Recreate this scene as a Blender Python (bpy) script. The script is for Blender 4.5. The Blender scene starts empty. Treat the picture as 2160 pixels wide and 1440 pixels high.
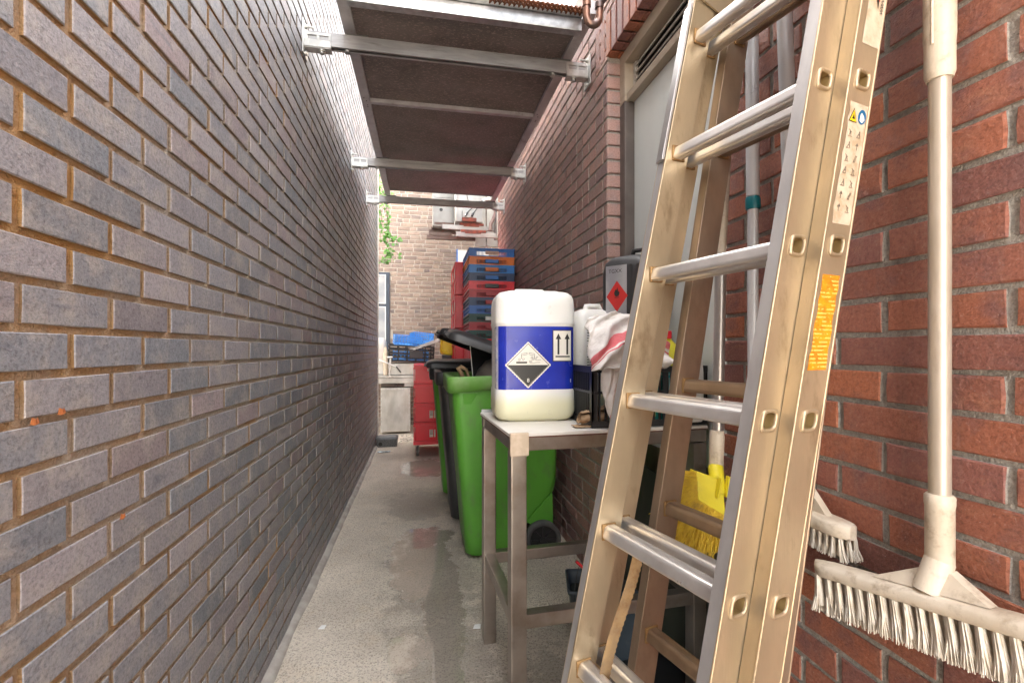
import bpy, bmesh, math, random
from mathutils import Vector, Matrix, noise
R = math.radians
random.seed(7)
sc = bpy.context.scene
COL = sc.collection

# ------------------------------------------------------------------ camera
YAW = math.atan(0.191)
cam_d = bpy.data.cameras.new('camera'); cam = bpy.data.objects.new('camera', cam_d); COL.objects.link(cam)
cam.location = (0, 0, 1.2); cam.rotation_euler = (math.pi/2, 0, -YAW)
cam_d.sensor_width = 36; cam_d.lens = 36*1000/2160; cam_d.shift_y = 17/2160
cam_d.clip_start = 0.02; cam_d.clip_end = 400
sc.camera = cam
# ------------------------------------------------------------------ light
SUN_EL, SUN_AZ = R(48), math.atan2(-0.87, 0.50)       # azimuth measured from +Y towards +X: the sun stands far left, beyond the wall's end
w = bpy.data.worlds.new('World'); sc.world = w; w.use_nodes = True
nt = w.node_tree; nt.nodes.clear()
sky = nt.nodes.new('ShaderNodeTexSky'); sky.sky_type = 'NISHITA'; sky.sun_disc = False
sky.sun_elevation = SUN_EL; sky.sun_rotation = SUN_AZ; sky.air_density = 1.3; sky.dust_density = 3.5; sky.ozone_density = 0.8
bg = nt.nodes.new('ShaderNodeBackground'); bg.inputs[1].default_value = 0.15
wo = nt.nodes.new('ShaderNodeOutputWorld')
hs = nt.nodes.new('ShaderNodeHueSaturation'); hs.inputs['Saturation'].default_value = 0.25
tn = nt.nodes.new('ShaderNodeMix'); tn.data_type = 'RGBA'; tn.blend_type = 'MULTIPLY'; tn.inputs[0].default_value = 1; tn.inputs[7].default_value = (1.0, 0.955, 0.90, 1)   # thin white cloud veils the blue
nt.links.new(sky.outputs[0], hs.inputs['Color']); nt.links.new(hs.outputs[0], tn.inputs[6]); nt.links.new(tn.outputs[2], bg.inputs[0]); nt.links.new(bg.outputs[0], wo.inputs[0])
sd = bpy.data.lights.new('sun', 'SUN'); sd.energy = 2.0; sd.angle = R(0.6); sd.color = (1, 0.94, 0.85)
so = bpy.data.objects.new('sun', sd); COL.objects.link(so)
ldir = Vector((math.sin(SUN_AZ)*math.cos(SUN_EL), math.cos(SUN_AZ)*math.cos(SUN_EL), math.sin(SUN_EL)))
so.rotation_euler = ldir.to_track_quat('Z', 'Y').to_euler(); so.location = (-6, 8, 12)
sc.view_settings.view_transform = 'Standard'; sc.view_settings.look = 'None'
sc.view_settings.exposure = 4.1; sc.view_settings.gamma = 1.0
try: sc.view_settings.use_curve_mapping = False
except Exception: pass
sc.render.engine = 'CYCLES'
sc.cycles.use_denoising = True
sc.cycles.max_bounces = 8; sc.cycles.diffuse_bounces = 5; sc.cycles.glossy_bounces = 4
sc.cycles.caustics_reflective = False; sc.cycles.caustics_refractive = False
sc.cycles.sample_clamp_indirect = 6

# ------------------------------------------------------------------ material helpers
class NT:
    def __init__(s, name):
        s.m = bpy.data.materials.new(name); s.m.use_nodes = True
        s.t = s.m.node_tree; s.b = s.t.nodes['Principled BSDF']; s.pos = None
    def n(s, ty, **k):
        n = s.t.nodes.new(ty)
        for a, v in k.items(): setattr(n, a, v)
        return n
    def l(s, a, b): s.t.links.new(a, b)
    def P(s):
        if s.pos is None: s.pos = s.n('ShaderNodeNewGeometry').outputs['Position']
        return s.pos
    def sock(s, v, i):
        if hasattr(v, 'links') or hasattr(v, 'is_output'): s.l(v, i)
        elif v is not None: i.default_value = v
    def math(s, op, a, b=None, c=None):
        n = s.n('ShaderNodeMath', operation=op); s.sock(a, n.inputs[0])
        if b is not None: s.sock(b, n.inputs[1])
        if c is not None: s.sock(c, n.inputs[2])
        return n.outputs[0]
    def noise(s, scale, detail=4, vec=None, rough=0.55, dist=0):
        n = s.n('ShaderNodeTexNoise'); n.inputs['Scale'].default_value = scale; n.inputs['Detail'].default_value = detail
        n.inputs['Roughness'].default_value = rough; n.inputs['Distortion'].default_value = dist
        s.l(vec if vec is not None else s.P(), n.inputs['Vector']); return n.outputs['Fac']
    def voro(s, scale, out='Distance', vec=None, feature='F1'):
        n = s.n('ShaderNodeTexVoronoi', feature=feature); n.inputs['Scale'].default_value = scale
        s.l(vec if vec is not None else s.P(), n.inputs['Vector']); return n.outputs[out]
    def scaled(s, v3):
        n = s.n('ShaderNodeVectorMath', operation='MULTIPLY'); s.l(s.P(), n.inputs[0]); n.inputs[1].default_value = v3; return n.outputs[0]
    def ramp(s, f, stops, interp='LINEAR'):
        n = s.n('ShaderNodeValToRGB'); s.l(f, n.inputs[0]); e = n.color_ramp.elements; n.color_ramp.interpolation = interp
        while len(e) < len(stops): e.new(0.5)
        for q, (p, c) in zip(e, stops): q.position = p; q.color = (c[0], c[1], c[2], 1) if hasattr(c, '__len__') else (c, c, c, 1)
        return n.outputs[0]
    def mix(s, f, a, b, bt='MIX'):
        n = s.n('ShaderNodeMix', data_type='RGBA', blend_type=bt); s.sock(f, n.inputs[0])
        for v, i in ((a, n.inputs[6]), (b, n.inputs[7])):
            if hasattr(v, '__len__') and not hasattr(v, 'links'): i.default_value = (v[0], v[1], v[2], 1)
            else: s.l(v, i)
        return n.outputs[2]
    def ss(s, f, lo, hi, a=0.0, b=1.0):
        n = s.n('ShaderNodeMapRange', interpolation_type='SMOOTHSTEP'); s.l(f, n.inputs[0])
        n.inputs[1].default_value = lo; n.inputs[2].default_value = hi; n.inputs[3].default_value = a; n.inputs[4].default_value = b
        return n.outputs[0]
    def bump(s, h, strength, dist=0.004, prev=None):
        n = s.n('ShaderNodeBump'); s.sock(strength, n.inputs['Strength']); n.inputs['Distance'].default_value = dist
        s.l(h, n.inputs['Height'])
        if prev is not None: s.l(prev, n.inputs['Normal'])
        return n.outputs[0]
    def out(s, color=None, rough=None, normal=None, metal=None, spec=None):
        b = s.b
        if color is not None:
            if hasattr(color, 'links'): s.l(color, b.inputs['Base Color'])
            else: b.inputs['Base Color'].default_value = (*color[:3], 1)
        if rough is not None: s.sock(rough, b.inputs['Roughness'])
        if normal is not None: s.l(normal, b.inputs['Normal'])
        if metal is not None: s.sock(metal, b.inputs['Metallic'])
        if spec is not None: b.inputs['Specular IOR Level'].default_value = spec
        return s.m

def M(name, c1, c2=None, ns=6, rough=0.5, rv=0.12, metal=0.0, bs=0, bstr=0.2, dirt=None, ds=5, dt=(0.55, 0.75), damt=0.7, stretch=None, spec=None, scratch=0):
    """general painted/plastic/metal surface: two-tone variation, dirt patches, fine relief"""
    t = NT(name)
    vec = t.scaled(stretch) if stretch else None
    c2 = c2 or tuple(min(1, x*0.8) for x in c1)
    f = t.noise(ns, 6, vec)
    col = t.mix(t.ss(f, 0.35, 0.65), c1, c2)
    if dirt:
        d = t.math('MULTIPLY', t.ss(t.noise(ds, 8, vec, 0.65), dt[0], dt[1]), damt)
        col = t.mix(d, col, dirt)
    nrm = None
    if bs: nrm = t.bump(t.noise(bs, 4, vec), bstr, 0.002)
    if scratch:
        sn = t.noise(1.0, 3, t.scaled((420, 420, 6)), 0.7)
        nrm = t.bump(sn, scratch, 0.0006, nrm)
    r = t.math('MULTIPLY_ADD', t.noise(ns*3, 5), rv*2, rough-rv)
    return t.out(col, r, nrm, metal, spec)

def rnd_brick(t):
    a = t.n('ShaderNodeAttribute', attribute_name='rnd'); o = t.n('ShaderNodeObjectInfo')
    return t.math('FRACT', t.math('ADD', a.outputs['Fac'], o.outputs['Random']))

def brick_material(name, stops, blotch, rough, rv, pit=0.5, spec=0.5, streak=None, dist=0.003):
    t = NT(name); r = rnd_brick(t)
    base = t.ramp(r, stops)
    r2 = t.math('FRACT', t.math('MULTIPLY', r, 37.7))
    base = t.mix(0.35, base, t.ramp(r2, [(0, 0.35), (1, 0.72)]), 'OVERLAY')
    b1 = t.noise(14, 6, None, 0.6)
    base = t.mix(t.ss(b1, 0.45, 0.72, 0, 0.75), base, blotch[0])
    b2 = t.noise(22, 6, t.scaled((1, 0.5, 1.7)), 0.6)
    base = t.mix(t.ss(b2, 0.55, 0.75, 0, 0.7), base, blotch[1])
    if streak:
        st = t.noise(3.5, 6, t.scaled((9, 9, 0.9)), 0.6)
        base = t.mix(t.ss(st, 0.52, 0.78, 0, 0.40), base, streak)
    gr_ = t.noise(150, 6, None, 0.75); base = t.mix(t.ss(gr_, 0.46, 0.66, 0.0, 0.75), base, t.mix(0.5, base, (0.0, 0.0, 0.0)))
    base = t.mix(t.ss(gr_, 0.46, 0.30, 0.0, 0.16), base, (0.75, 0.68, 0.62))
    sp = t.ss(t.noise(260, 2), 0.70, 0.76)                     # pale mineral specks
    base = t.mix(t.math('MULTIPLY', sp, 0.45), base, (0.55, 0.52, 0.48))
    fine = t.noise(330, 4, t.scaled((1, 0.6, 1)), 0.7); mid = t.noise(70, 6, None, 0.65)
    nrm = t.bump(fine, pit, dist*0.5); nrm = t.bump(mid, pit*0.8, dist, nrm)
    ro = t.math('MULTIPLY_ADD', t.noise(40, 4), rv*2, rough-rv)
    return t.out(base, ro, nrm, None, spec)

# ------------------------------------------------------------------ object helpers
def tag(o, label=None, cat=None, group=None, kind=None):
    if label: o['label'] = label
    if cat: o['category'] = cat
    if group: o['group'] = group
    if kind: o['kind'] = kind
    return o
def thing(name, loc, label, cat, group=None, rz=0, kind=None):
    o = bpy.data.objects.new(name, None); COL.objects.link(o); o.empty_display_size = 0.05
    o.location = loc; o.rotation_euler = (0, 0, rz)
    return tag(o, label, cat, group, kind)
def link(name, me, parent=None, loc=None):
    o = bpy.data.objects.new(name, me); COL.objects.link(o)
    if parent is not None: o.parent = parent
    if loc: o.location = loc
    return o
def copy_tree(o, parent=None):
    c = o.copy(); COL.objects.link(c); c.parent = parent
    for ch in [x for x in o.children]: copy_tree(ch, c)
    return c

class MB:
    """collects shapes (in the coordinates of the thing) and links them as one mesh object"""
    def __init__(s): s.v = []; s.f = []; s.mi = []; s.sm = []; s.m = 0
    def add(s, vs, fs, mi=None, smooth=False, mat=None):
        o = len(s.v); s.v += [tuple(mat @ Vector(q)) if mat else tuple(q) for q in vs]
        for f in fs: s.f.append([o+i for i in f]); s.mi.append(s.m if mi is None else mi); s.sm.append(smooth)
        return s
    def box(s, c, d, rot=None, mi=None, taper=None):
        x, y, z = d[0]/2, d[1]/2, d[2]/2; tx, ty = taper or (1, 1)
        vs = [(-x, -y, -z), (x, -y, -z), (x, y, -z), (-x, y, -z), (-x*tx, -y*ty, z), (x*tx, -y*ty, z), (x*tx, y*ty, z), (-x*tx, y*ty, z)]
        m = Matrix.Translation(c)
        if rot: m = m @ (rot if isinstance(rot, Matrix) else Matrix.Rotation(rot[2], 4, 'Z') @ Matrix.Rotation(rot[1], 4, 'Y') @ Matrix.Rotation(rot[0], 4, 'X'))
        return s.add(vs, [(0, 3, 2, 1), (4, 5, 6, 7), (0, 1, 5, 4), (1, 2, 6, 5), (2, 3, 7, 6), (3, 0, 4, 7)], mi, False, m)
    def b2(s, lo, hi, mi=None):
        return s.box([(a+b)/2 for a, b in zip(lo, hi)], [abs(b-a) for a, b in zip(lo, hi)], None, mi)
    def bar(s, p, q, wx, wy, up=(0, 0, 1), mi=None):
        """rectangular bar from p to q; wy is the size along 'up'"""
        p, q = Vector(p), Vector(q); z = (q-p); L = z.length; z.normalize(); u = Vector(up); x = u.cross(z)
        if x.length < 1e-4: x = Vector((1, 0, 0)).cross(z)
        x.normalize(); y = z.cross(x)
        m = Matrix((x, y, z)).transposed().to_4x4(); m.translation = (p+q)/2
        return s.box((0, 0, 0), (wx, wy, L), m, mi)
    def tube(s, pts, r, seg=12, mi=None, cap=True, smooth=True):
        pts = [Vector(p) for p in pts]; n = len(pts); rs = r if hasattr(r, '__len__') else [r]*n
        t0 = (pts[1]-pts[0]).normalized(); a = Vector((0, 0, 1)) if abs(t0.z) < 0.9 else Vector((1, 0, 0))
        x = t0.cross(a).normalized(); vs = []
        for i, p in enumerate(pts):
            t = ((pts[min(i+1, n-1)]-p).normalized()+(p-pts[max(i-1, 0)]).normalized()).normalized() if 0 < i < n-1 else ((pts[1]-pts[0]) if i == 0 else (pts[-1]-pts[-2])).normalized()
            x = (x-t*x.dot(t)).normalized(); y = t.cross(x)
            for k in range(seg):
                an = 2*math.pi*k/seg; vs.append(p+(x*math.cos(an)+y*math.sin(an))*rs[i])
        fs = [(i*seg+k, i*seg+(k+1) % seg, (i+1)*seg+(k+1) % seg, (i+1)*seg+k) for i in range(n-1) for k in range(seg)]
        s.add(vs, fs, mi, smooth)
        if cap: s.add([vs[k] for k in range(seg)][::-1], [tuple(range(seg))], mi); s.add(vs[-seg:], [tuple(range(seg))], mi)
        return s
    def loft(s, rings, mi=None, cap0=True, cap1=True, smooth=True):
        n = len(rings[0]); vs = [p for r in rings for p in r]
        fs = [(i*n+k, i*n+(k+1) % n, (i+1)*n+(k+1) % n, (i+1)*n+k) for i in range(len(rings)-1) for k in range(n)]
        s.add(vs, fs, mi, smooth)
        if cap0: s.add(rings[0][::-1], [tuple(range(n))], mi, False)
        if cap1: s.add(rings[-1], [tuple(range(n))], mi, False)
        return s
    def sheet(s, grid, mi=None, smooth=True, closed=False):
        n = len(grid[0]); vs = [p for r in grid for p in r]
        fs = [(i*n+k, i*n+k+1, (i+1)*n+k+1, (i+1)*n+k) for i in range(len(grid)-1) for k in range(n-1)]
        return s.add(vs, fs, mi, smooth)
    def build(s, name, mats, parent=None, bevel=0, seg=2, loc=None, solid=0, attr=None, uv=None):
        me = bpy.data.meshes.new(name); me.from_pydata(s.v, [], s.f); me.update()
        mats = mats if isinstance(mats, (list, tuple)) else [mats]
        for m in mats: me.materials.append(m)
        for p, mi, sm in zip(me.polygons, s.mi, s.sm): p.material_index = mi; p.use_smooth = sm
        if attr is not None:
            a = me.attributes.new('rnd', 'FLOAT', 'FACE'); a.data.foreach_set('value', attr)
        if bevel:
            bm = bmesh.new(); bm.from_mesh(me); bmesh.ops.remove_doubles(bm, verts=bm.verts, dist=1e-5)
            es = [e for e in bm.edges if len(e.link_faces) == 2 and e.calc_face_angle(0) > 0.6]
            bmesh.ops.bevel(bm, geom=es, offset=bevel, segments=seg, profile=0.6, affect='EDGES', clamp_overlap=True)
            bm.to_mesh(me); bm.free()
        o = link(name, me, parent, loc)
        if solid:
            md = o.modifiers.new('solid', 'SOLIDIFY'); md.thickness = solid; md.offset = 0
        return o

def rring(cx, cy, z, wx, wy, r, n=5, z2=None):
    """rounded rectangle ring, counter-clockwise seen from above"""
    r = min(r, wx/2-1e-4, wy/2-1e-4); pts = []
    for sx, sy, a0 in ((1, 1, 0), (-1, 1, 90), (-1, -1, 180), (1, -1, 270)):
        for k in range(n):
            a = R(a0+90*k/(n-1)); pts.append((cx+sx*(wx/2-r)+r*math.cos(a), cy+sy*(wy/2-r)+r*math.sin(a), z))
    return pts

def text_mesh(body, size, mat, M4, name, parent, thick=0.0002, align='CENTER'):
    cu = bpy.data.curves.new('t', 'FONT'); cu.body = body; cu.size = size; cu.extrude = thick; cu.align_x = align; cu.align_y = 'CENTER'
    cu.resolution_u = 3
    o = bpy.data.objects.new('t', cu); COL.objects.link(o)
    dg = bpy.context.evaluated_depsgraph_get(); me = bpy.data.meshes.new_from_object(o.evaluated_get(dg))
    bpy.data.objects.remove(o); me.transform(M4); me.materials.clear(); me.materials.append(mat)
    return link(name, me, parent)

def basis(origin, right, up):
    r = Vector(right).normalized(); u = Vector(up); u = (u-r*u.dot(r)).normalized(); n = r.cross(u)
    m = Matrix((r, u, n)).transposed().to_4x4(); m.translation = origin; return m
# ------------------------------------------------------------------ materials
GREYB = brick_material('dark_glazed_brick', [(0, (0.175, 0.185, 0.205)), (0.25, (0.245, 0.24, 0.255)), (0.5, (0.29, 0.265, 0.275)), (0.75, (0.195, 0.21, 0.235)), (1, (0.295, 0.235, 0.24))],
                       ((0.38, 0.34, 0.31), (0.15, 0.155, 0.185)), 0.46, 0.10, 0.75, 0.28, (0.38, 0.35, 0.32))
REDB = brick_material('red_brick', [(0, (0.33, 0.125, 0.085)), (0.25, (0.42, 0.145, 0.08)), (0.5, (0.27, 0.11, 0.09)), (0.75, (0.47, 0.155, 0.07)), (1, (0.23, 0.10, 0.088))],
                      ((0.21, 0.105, 0.10), (0.46, 0.20, 0.12)), 0.58, 0.12, 1.0, 0.4, (0.36, 0.22, 0.18), 0.004)
REDF = brick_material('weathered_red_brick', [(0, (0.38, 0.225, 0.20)), (0.35, (0.45, 0.26, 0.22)), (0.6, (0.32, 0.20, 0.19)), (0.85, (0.48, 0.29, 0.23)), (1, (0.27, 0.185, 0.18))],
                      ((0.34, 0.25, 0.235), (0.44, 0.24, 0.18)), 0.6, 0.12, 0.9, 0.4, (0.42, 0.34, 0.31))
OLDB = brick_material('old_brown_brick', [(0, (0.27, 0.205, 0.17)), (0.3, (0.32, 0.245, 0.20)), (0.6, (0.225, 0.18, 0.16)), (0.85, (0.36, 0.28, 0.22)), (1, (0.185, 0.155, 0.145))],
                      ((0.20, 0.15, 0.13), (0.40, 0.30, 0.22)), 0.85, 0.1, 0.8, 0.2)
def mortar_material(name, a, b, stain=None, streg=None):
    t = NT(name); g = t.noise(170, 6, None, 0.7); col = t.mix(t.ss(g, 0.3, 0.7), a, b)
    if stain:
        y = t.n('ShaderNodeSeparateXYZ'); t.l(t.P(), y.inputs[0])
        f = t.math('ADD', y.outputs[1], t.math('MULTIPLY', t.noise(2.4, 5), 1.8))
        f2 = t.ss(t.noise(3.0, 5), 0.52, 0.70, 0, 0.75)
        k = t.math('MAXIMUM', t.math('MULTIPLY', t.ss(f, streg[0], streg[1], 1, 0), t.ss(t.noise(9, 4), 0.25, 0.6, 0.35, 1)), t.math('MULTIPLY', f2, t.ss(y.outputs[1], 1.5, 4.0, 1, 0.2)))
        col = t.mix(k, col, t.mix(t.noise(20, 4), stain, tuple(x*0.55 for x in stain)))
    nrm = t.bump(t.noise(300, 4), 0.9, 0.004); nrm = t.bump(t.noise(60, 3), 0.7, 0.006, nrm)
    return t.out(col, 0.9, nrm)
MORT_L = mortar_material('grey_mortar_with_ochre_stain', (0.50, 0.45, 0.39), (0.30, 0.26, 0.215), (0.52, 0.29, 0.095), (1.3, 2.6))
MORT_S = mortar_material('shade_dark_mortar_smear', (0.25, 0.21, 0.17), (0.14, 0.115, 0.09), (0.38, 0.21, 0.065), (1.3, 2.6))  # mortar smear on brick sides, darkened so they look less lit
MORT_R = mortar_material('grey_mortar', (0.50, 0.47, 0.42), (0.27, 0.25, 0.22))
MORT_B = mortar_material('pale_lime_mortar', (0.50, 0.45, 0.39), (0.38, 0.33, 0.285))

GALV = M('galvanised_steel', (0.62, 0.64, 0.66), (0.47, 0.49, 0.51), 30, 0.38, 0.1, 0.85, 60, 0.08, dirt=(0.30, 0.28, 0.26), ds=9, dt=(0.55, 0.8), damt=0.5)
ZINC = M('bright_zinc_steel', (0.64, 0.64, 0.62), (0.48, 0.48, 0.46), 25, 0.35, 0.1, 0.7, dirt=(0.40, 0.34, 0.28), ds=18, dt=(0.6, 0.8))
CHAN = M('dull_steel_channel', (0.42, 0.415, 0.415), (0.32, 0.315, 0.315), 12, 0.42, 0.12, 0.7, dirt=(0.16, 0.14, 0.13), ds=14, stretch=(0.4, 1, 3))
RAILM = M('grey_aluminium_edge', (0.58, 0.57, 0.58), (0.48, 0.46, 0.47), 10, 0.45, 0.1, 0.5, dirt=(0.24, 0.2, 0.18), ds=12)
STEEL = M('stainless_tube_with_grime', (0.40, 0.355, 0.31), (0.30, 0.26, 0.225), 7, 0.33, 0.08, 0.85, dirt=(0.22, 0.15, 0.10), ds=7, dt=(0.5, 0.8), damt=0.65, scratch=0.25)
SINKM = M('scuffed_stainless_sheet', (0.58, 0.57, 0.55), (0.42, 0.41, 0.39), 6, 0.35, 0.12, 0.75, dirt=(0.33, 0.28, 0.22), ds=5, dt=(0.45, 0.8), stretch=(1, 1, 0.5))
ALU = M('bare_aluminium_sheen_grey', (0.56, 0.545, 0.53), (0.43, 0.41, 0.40), 14, 0.36, 0.1, 0.7, dirt=(0.27, 0.21, 0.16), ds=20, dt=(0.6, 0.85), stretch=(1, 1, 0.25), scratch=0.3)  # bare metal; on ladder flanges the grey stands in for reflected light
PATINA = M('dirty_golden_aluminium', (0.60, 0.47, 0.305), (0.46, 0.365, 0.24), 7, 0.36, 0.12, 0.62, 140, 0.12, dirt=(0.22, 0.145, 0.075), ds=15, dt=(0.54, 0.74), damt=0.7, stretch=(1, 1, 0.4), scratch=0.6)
PATIN2 = M('brown_grimed_aluminium', (0.44, 0.325, 0.225), (0.33, 0.25, 0.18), 9, 0.38, 0.1, 0.6, 90, 0.06, dirt=(0.22, 0.15, 0.10), ds=10, dt=(0.5, 0.8), stretch=(1, 1, 0.5), scratch=0.2)
RUNG = M('worn_ribbed_rung_aluminium', (0.80, 0.775, 0.74), (0.66, 0.63, 0.60), 10, 0.30, 0.06, 0.8, dirt=(0.42, 0.31, 0.2), ds=7, dt=(0.58, 0.82), damt=0.6)
HOLE = M('brassy_tube_inside', (0.42, 0.29, 0.12), (0.28, 0.18, 0.07), 30, 0.5, 0.1, 0.3)
FIBRE = None
def fibre():
    t = NT('brown_coated_fibreboard'); n1 = t.noise(3.2, 6, None, 0.6)
    col = t.mix(t.ss(n1, 0.35, 0.7), (0.225, 0.185, 0.17), (0.15, 0.125, 0.115))
    sp = t.noise(1.0, 3, t.scaled((55, 130, 55)), 0.8); col = t.mix(t.ss(sp, 0.54, 0.64, 0, 0.85), col, (0.46, 0.36, 0.31))
    sta = t.noise(5, 6, None, 0.65); col = t.mix(t.ss(sta, 0.55, 0.75, 0, 0.5), col, (0.09, 0.07, 0.062))
    return t.out(col, 0.55, t.bump(t.noise(1, 3, t.scaled((220, 500, 200))), 0.5, 0.002))
FIBRE = fibre()
RUST = M('flaking_rust', (0.20, 0.065, 0.025), (0.10, 0.04, 0.02), 40, 0.85, 0.1, 0.1, 120, 0.8)
RUSTRED = M('red_primed_rusty_steel', (0.26, 0.06, 0.035), (0.13, 0.04, 0.03), 20, 0.7, 0.1, 0, 60, 0.3)
COPPER = M('tarnished_copper', (0.30, 0.16, 0.11), (0.12, 0.10, 0.10), 12, 0.38, 0.12, 0.75, dirt=(0.16, 0.30, 0.27), ds=9, dt=(0.55, 0.7), damt=0.6)
FRAME = M('weathered_cream_timber_paint', (0.47, 0.40, 0.31), (0.38, 0.31, 0.235), 10, 0.6, 0.1, 0, 120, 0.2, dirt=(0.20, 0.15, 0.10), ds=8, dt=(0.5, 0.8), stretch=(1, 0.2, 1))
JAMB = M('brown_grey_jamb_paint', (0.145, 0.12, 0.105), (0.11, 0.09, 0.08), 10, 0.5, 0.1, 0, dirt=(0.30, 0.26, 0.22), ds=30, dt=(0.68, 0.8))
DOORW = M('pale_green_grey_door_panel', (0.76, 0.80, 0.77), (0.70, 0.74, 0.71), 3, 0.32, 0.08, 0, dirt=(0.40, 0.41, 0.36), ds=5, dt=(0.58, 0.85), damt=0.5, stretch=(1, 1, 0.3))
DOORL = M('olive_table_shade_door', (0.17, 0.155, 0.09), (0.10, 0.095, 0.06), 6, 0.6, 0.1, 0, dirt=(0.04, 0.04, 0.03), ds=6, stretch=(1, 1, 0.3))  # olive tone puts the table's shade into the lower door colour
LOUV = M('pale_louvre_metal', (0.55, 0.52, 0.47), (0.42, 0.38, 0.33), 20, 0.5)
BLACKP = M('black_plastic', (0.018, 0.019, 0.021), (0.012, 0.012, 0.013), 8, 0.38, 0.1, 0, 200, 0.06, dirt=(0.10, 0.09, 0.08), ds=9, dt=(0.6, 0.85), damt=0.4)
BLACKG = M('charcoal_bin_plastic', (0.022, 0.022, 0.024), (0.035, 0.034, 0.035), 6, 0.42, 0.1, 0, 300, 0.1, dirt=(0.14, 0.12, 0.10), ds=6, dt=(0.58, 0.85), damt=0.5)
GREENP = M('green_bin_plastic', (0.11, 0.37, 0.04), (0.08, 0.29, 0.028), 3, 0.40, 0.1, 0, 260, 0.25, dirt=(0.12, 0.17, 0.08), ds=9, dt=(0.50, 0.75), damt=0.55, stretch=(1, 1, 0.6))
GREENR = M('faded_green_bin_rim', (0.13, 0.34, 0.05), (0.20, 0.36, 0.11), 9, 0.5, 0.08, 0, 260, 0.1, dirt=(0.36, 0.38, 0.28), ds=10, dt=(0.6, 0.8), damt=0.6)
STAIN = M('brown_stained_joint', (0.40, 0.245, 0.10), (0.26, 0.15, 0.06), 40, 0.5, 0.1, 0.3)
RUBBER = M('grey_black_rubber', (0.075, 0.075, 0.077), (0.11, 0.108, 0.10), 14, 0.75, 0.08)
REDP = M('red_crate_plastic', (0.85, 0.025, 0.045), (0.78, 0.02, 0.035), 6, 0.35, 0.08, dirt=(0.45, 0.16, 0.14), ds=9, dt=(0.62, 0.85), damt=0.4)
REDP2 = M('dark_crimson_crate_plastic', (0.50, 0.015, 0.03), (0.40, 0.014, 0.022), 6, 0.4)
BLUEP = M('blue_crate_plastic', (0.015, 0.16, 0.55), (0.012, 0.12, 0.45), 6, 0.38)
BLUEL = M('bright_blue_crate_plastic', (0.03, 0.22, 0.62), (0.02, 0.18, 0.52), 6, 0.38)
SKYP = M('sky_blue_crate_plastic', (0.08, 0.34, 0.80), (0.06, 0.28, 0.72), 8, 0.38)
NAVYP = M('navy_crate_plastic', (0.012, 0.035, 0.11), (0.015, 0.045, 0.13), 6, 0.4)
ORANP = M('orange_crate_plastic', (0.78, 0.19, 0.015), (0.66, 0.15, 0.01), 6, 0.38)
DGRNP = M('dark_green_crate_plastic', (0.01, 0.07, 0.05), (0.012, 0.055, 0.045), 6, 0.42)
YELP = M('yellow_plastic', (0.80, 0.62, 0.01), (0.72, 0.52, 0.01), 8, 0.38, dirt=(0.45, 0.36, 0.10), ds=14, dt=(0.6, 0.8), damt=0.5)
YELB = M('lemon_yellow_brush_plastic', (0.78, 0.66, 0.03), (0.70, 0.58, 0.03), 14, 0.42, dirt=(0.42, 0.38, 0.16), ds=18, dt=(0.55, 0.8), damt=0.6)
YELH = M('yellow_bristle', (0.84, 0.62, 0.05), (0.70, 0.46, 0.04), 60, 0.55, dirt=(0.42, 0.26, 0.06), ds=30)
CREAM = M('cream_white_plastic', (0.70, 0.61, 0.49), (0.58, 0.49, 0.375), 12, 0.48, 0.1, 0, 200, 0.3, dirt=(0.34, 0.25, 0.16), ds=40, dt=(0.50, 0.72), damt=0.7)
BRISW = M('off_white_bristle', (0.80, 0.74, 0.64), (0.70, 0.62, 0.50), 50, 0.6, dirt=(0.36, 0.27, 0.18), ds=30, dt=(0.58, 0.8))
WHITEP = M('white_plastic', (0.78, 0.78, 0.76), (0.70, 0.70, 0.68), 6, 0.35)
POLEW = M('white_enamelled_pole', (0.66, 0.67, 0.68), (0.58, 0.58, 0.60), 10, 0.3, 0.08, 0.1, dirt=(0.4, 0.36, 0.3), ds=14, dt=(0.62, 0.85), damt=0.5, stretch=(1, 1, 0.3))
POLEG = M('grey_anodised_pole', (0.50, 0.47, 0.45), (0.40, 0.37, 0.35), 14, 0.32, 0.08, 0.7, dirt=(0.36, 0.28, 0.2), ds=24, stretch=(1, 1, 0.2))
POLED = M('dirty_aluminium_broom_pole', (0.62, 0.55, 0.46), (0.52, 0.45, 0.36), 20, 0.38, 0.1, 0.45, dirt=(0.33, 0.24, 0.14), ds=26, dt=(0.52, 0.75), damt=0.75, stretch=(1, 1, 0.25))
TEAL = M('teal_plastic', (0.0, 0.16, 0.20), None, 6, 0.35)
BLUELAB = M('royal_blue_label', (0.014, 0.032, 0.38), (0.012, 0.024, 0.30), 9, 0.25, 0.08, 0, 22, 0.35)
FADED = M('faded_brown_print', (0.13, 0.10, 0.075), (0.30, 0.24, 0.18), 120, 0.5)
INK = M('black_print', (0.02, 0.018, 0.016), None, 6, 0.4)
PAPER = M('cream_paper_print', (0.78, 0.74, 0.66), (0.72, 0.68, 0.60), 20, 0.5)
OLDPAPER = M('yellowed_worn_sticker', (0.62, 0.52, 0.40), (0.52, 0.42, 0.30), 40, 0.5, dirt=(0.42, 0.31, 0.19), ds=40, dt=(0.5, 0.65))
REDLAB = M('red_hazard_label', (0.62, 0.03, 0.025), None, 6, 0.35)
SILVLAB = M('silver_grey_label', (0.46, 0.46, 0.47), (0.30, 0.30, 0.32), 9, 0.35, 0.1, 0.3)
ORSTICK = None
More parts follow.
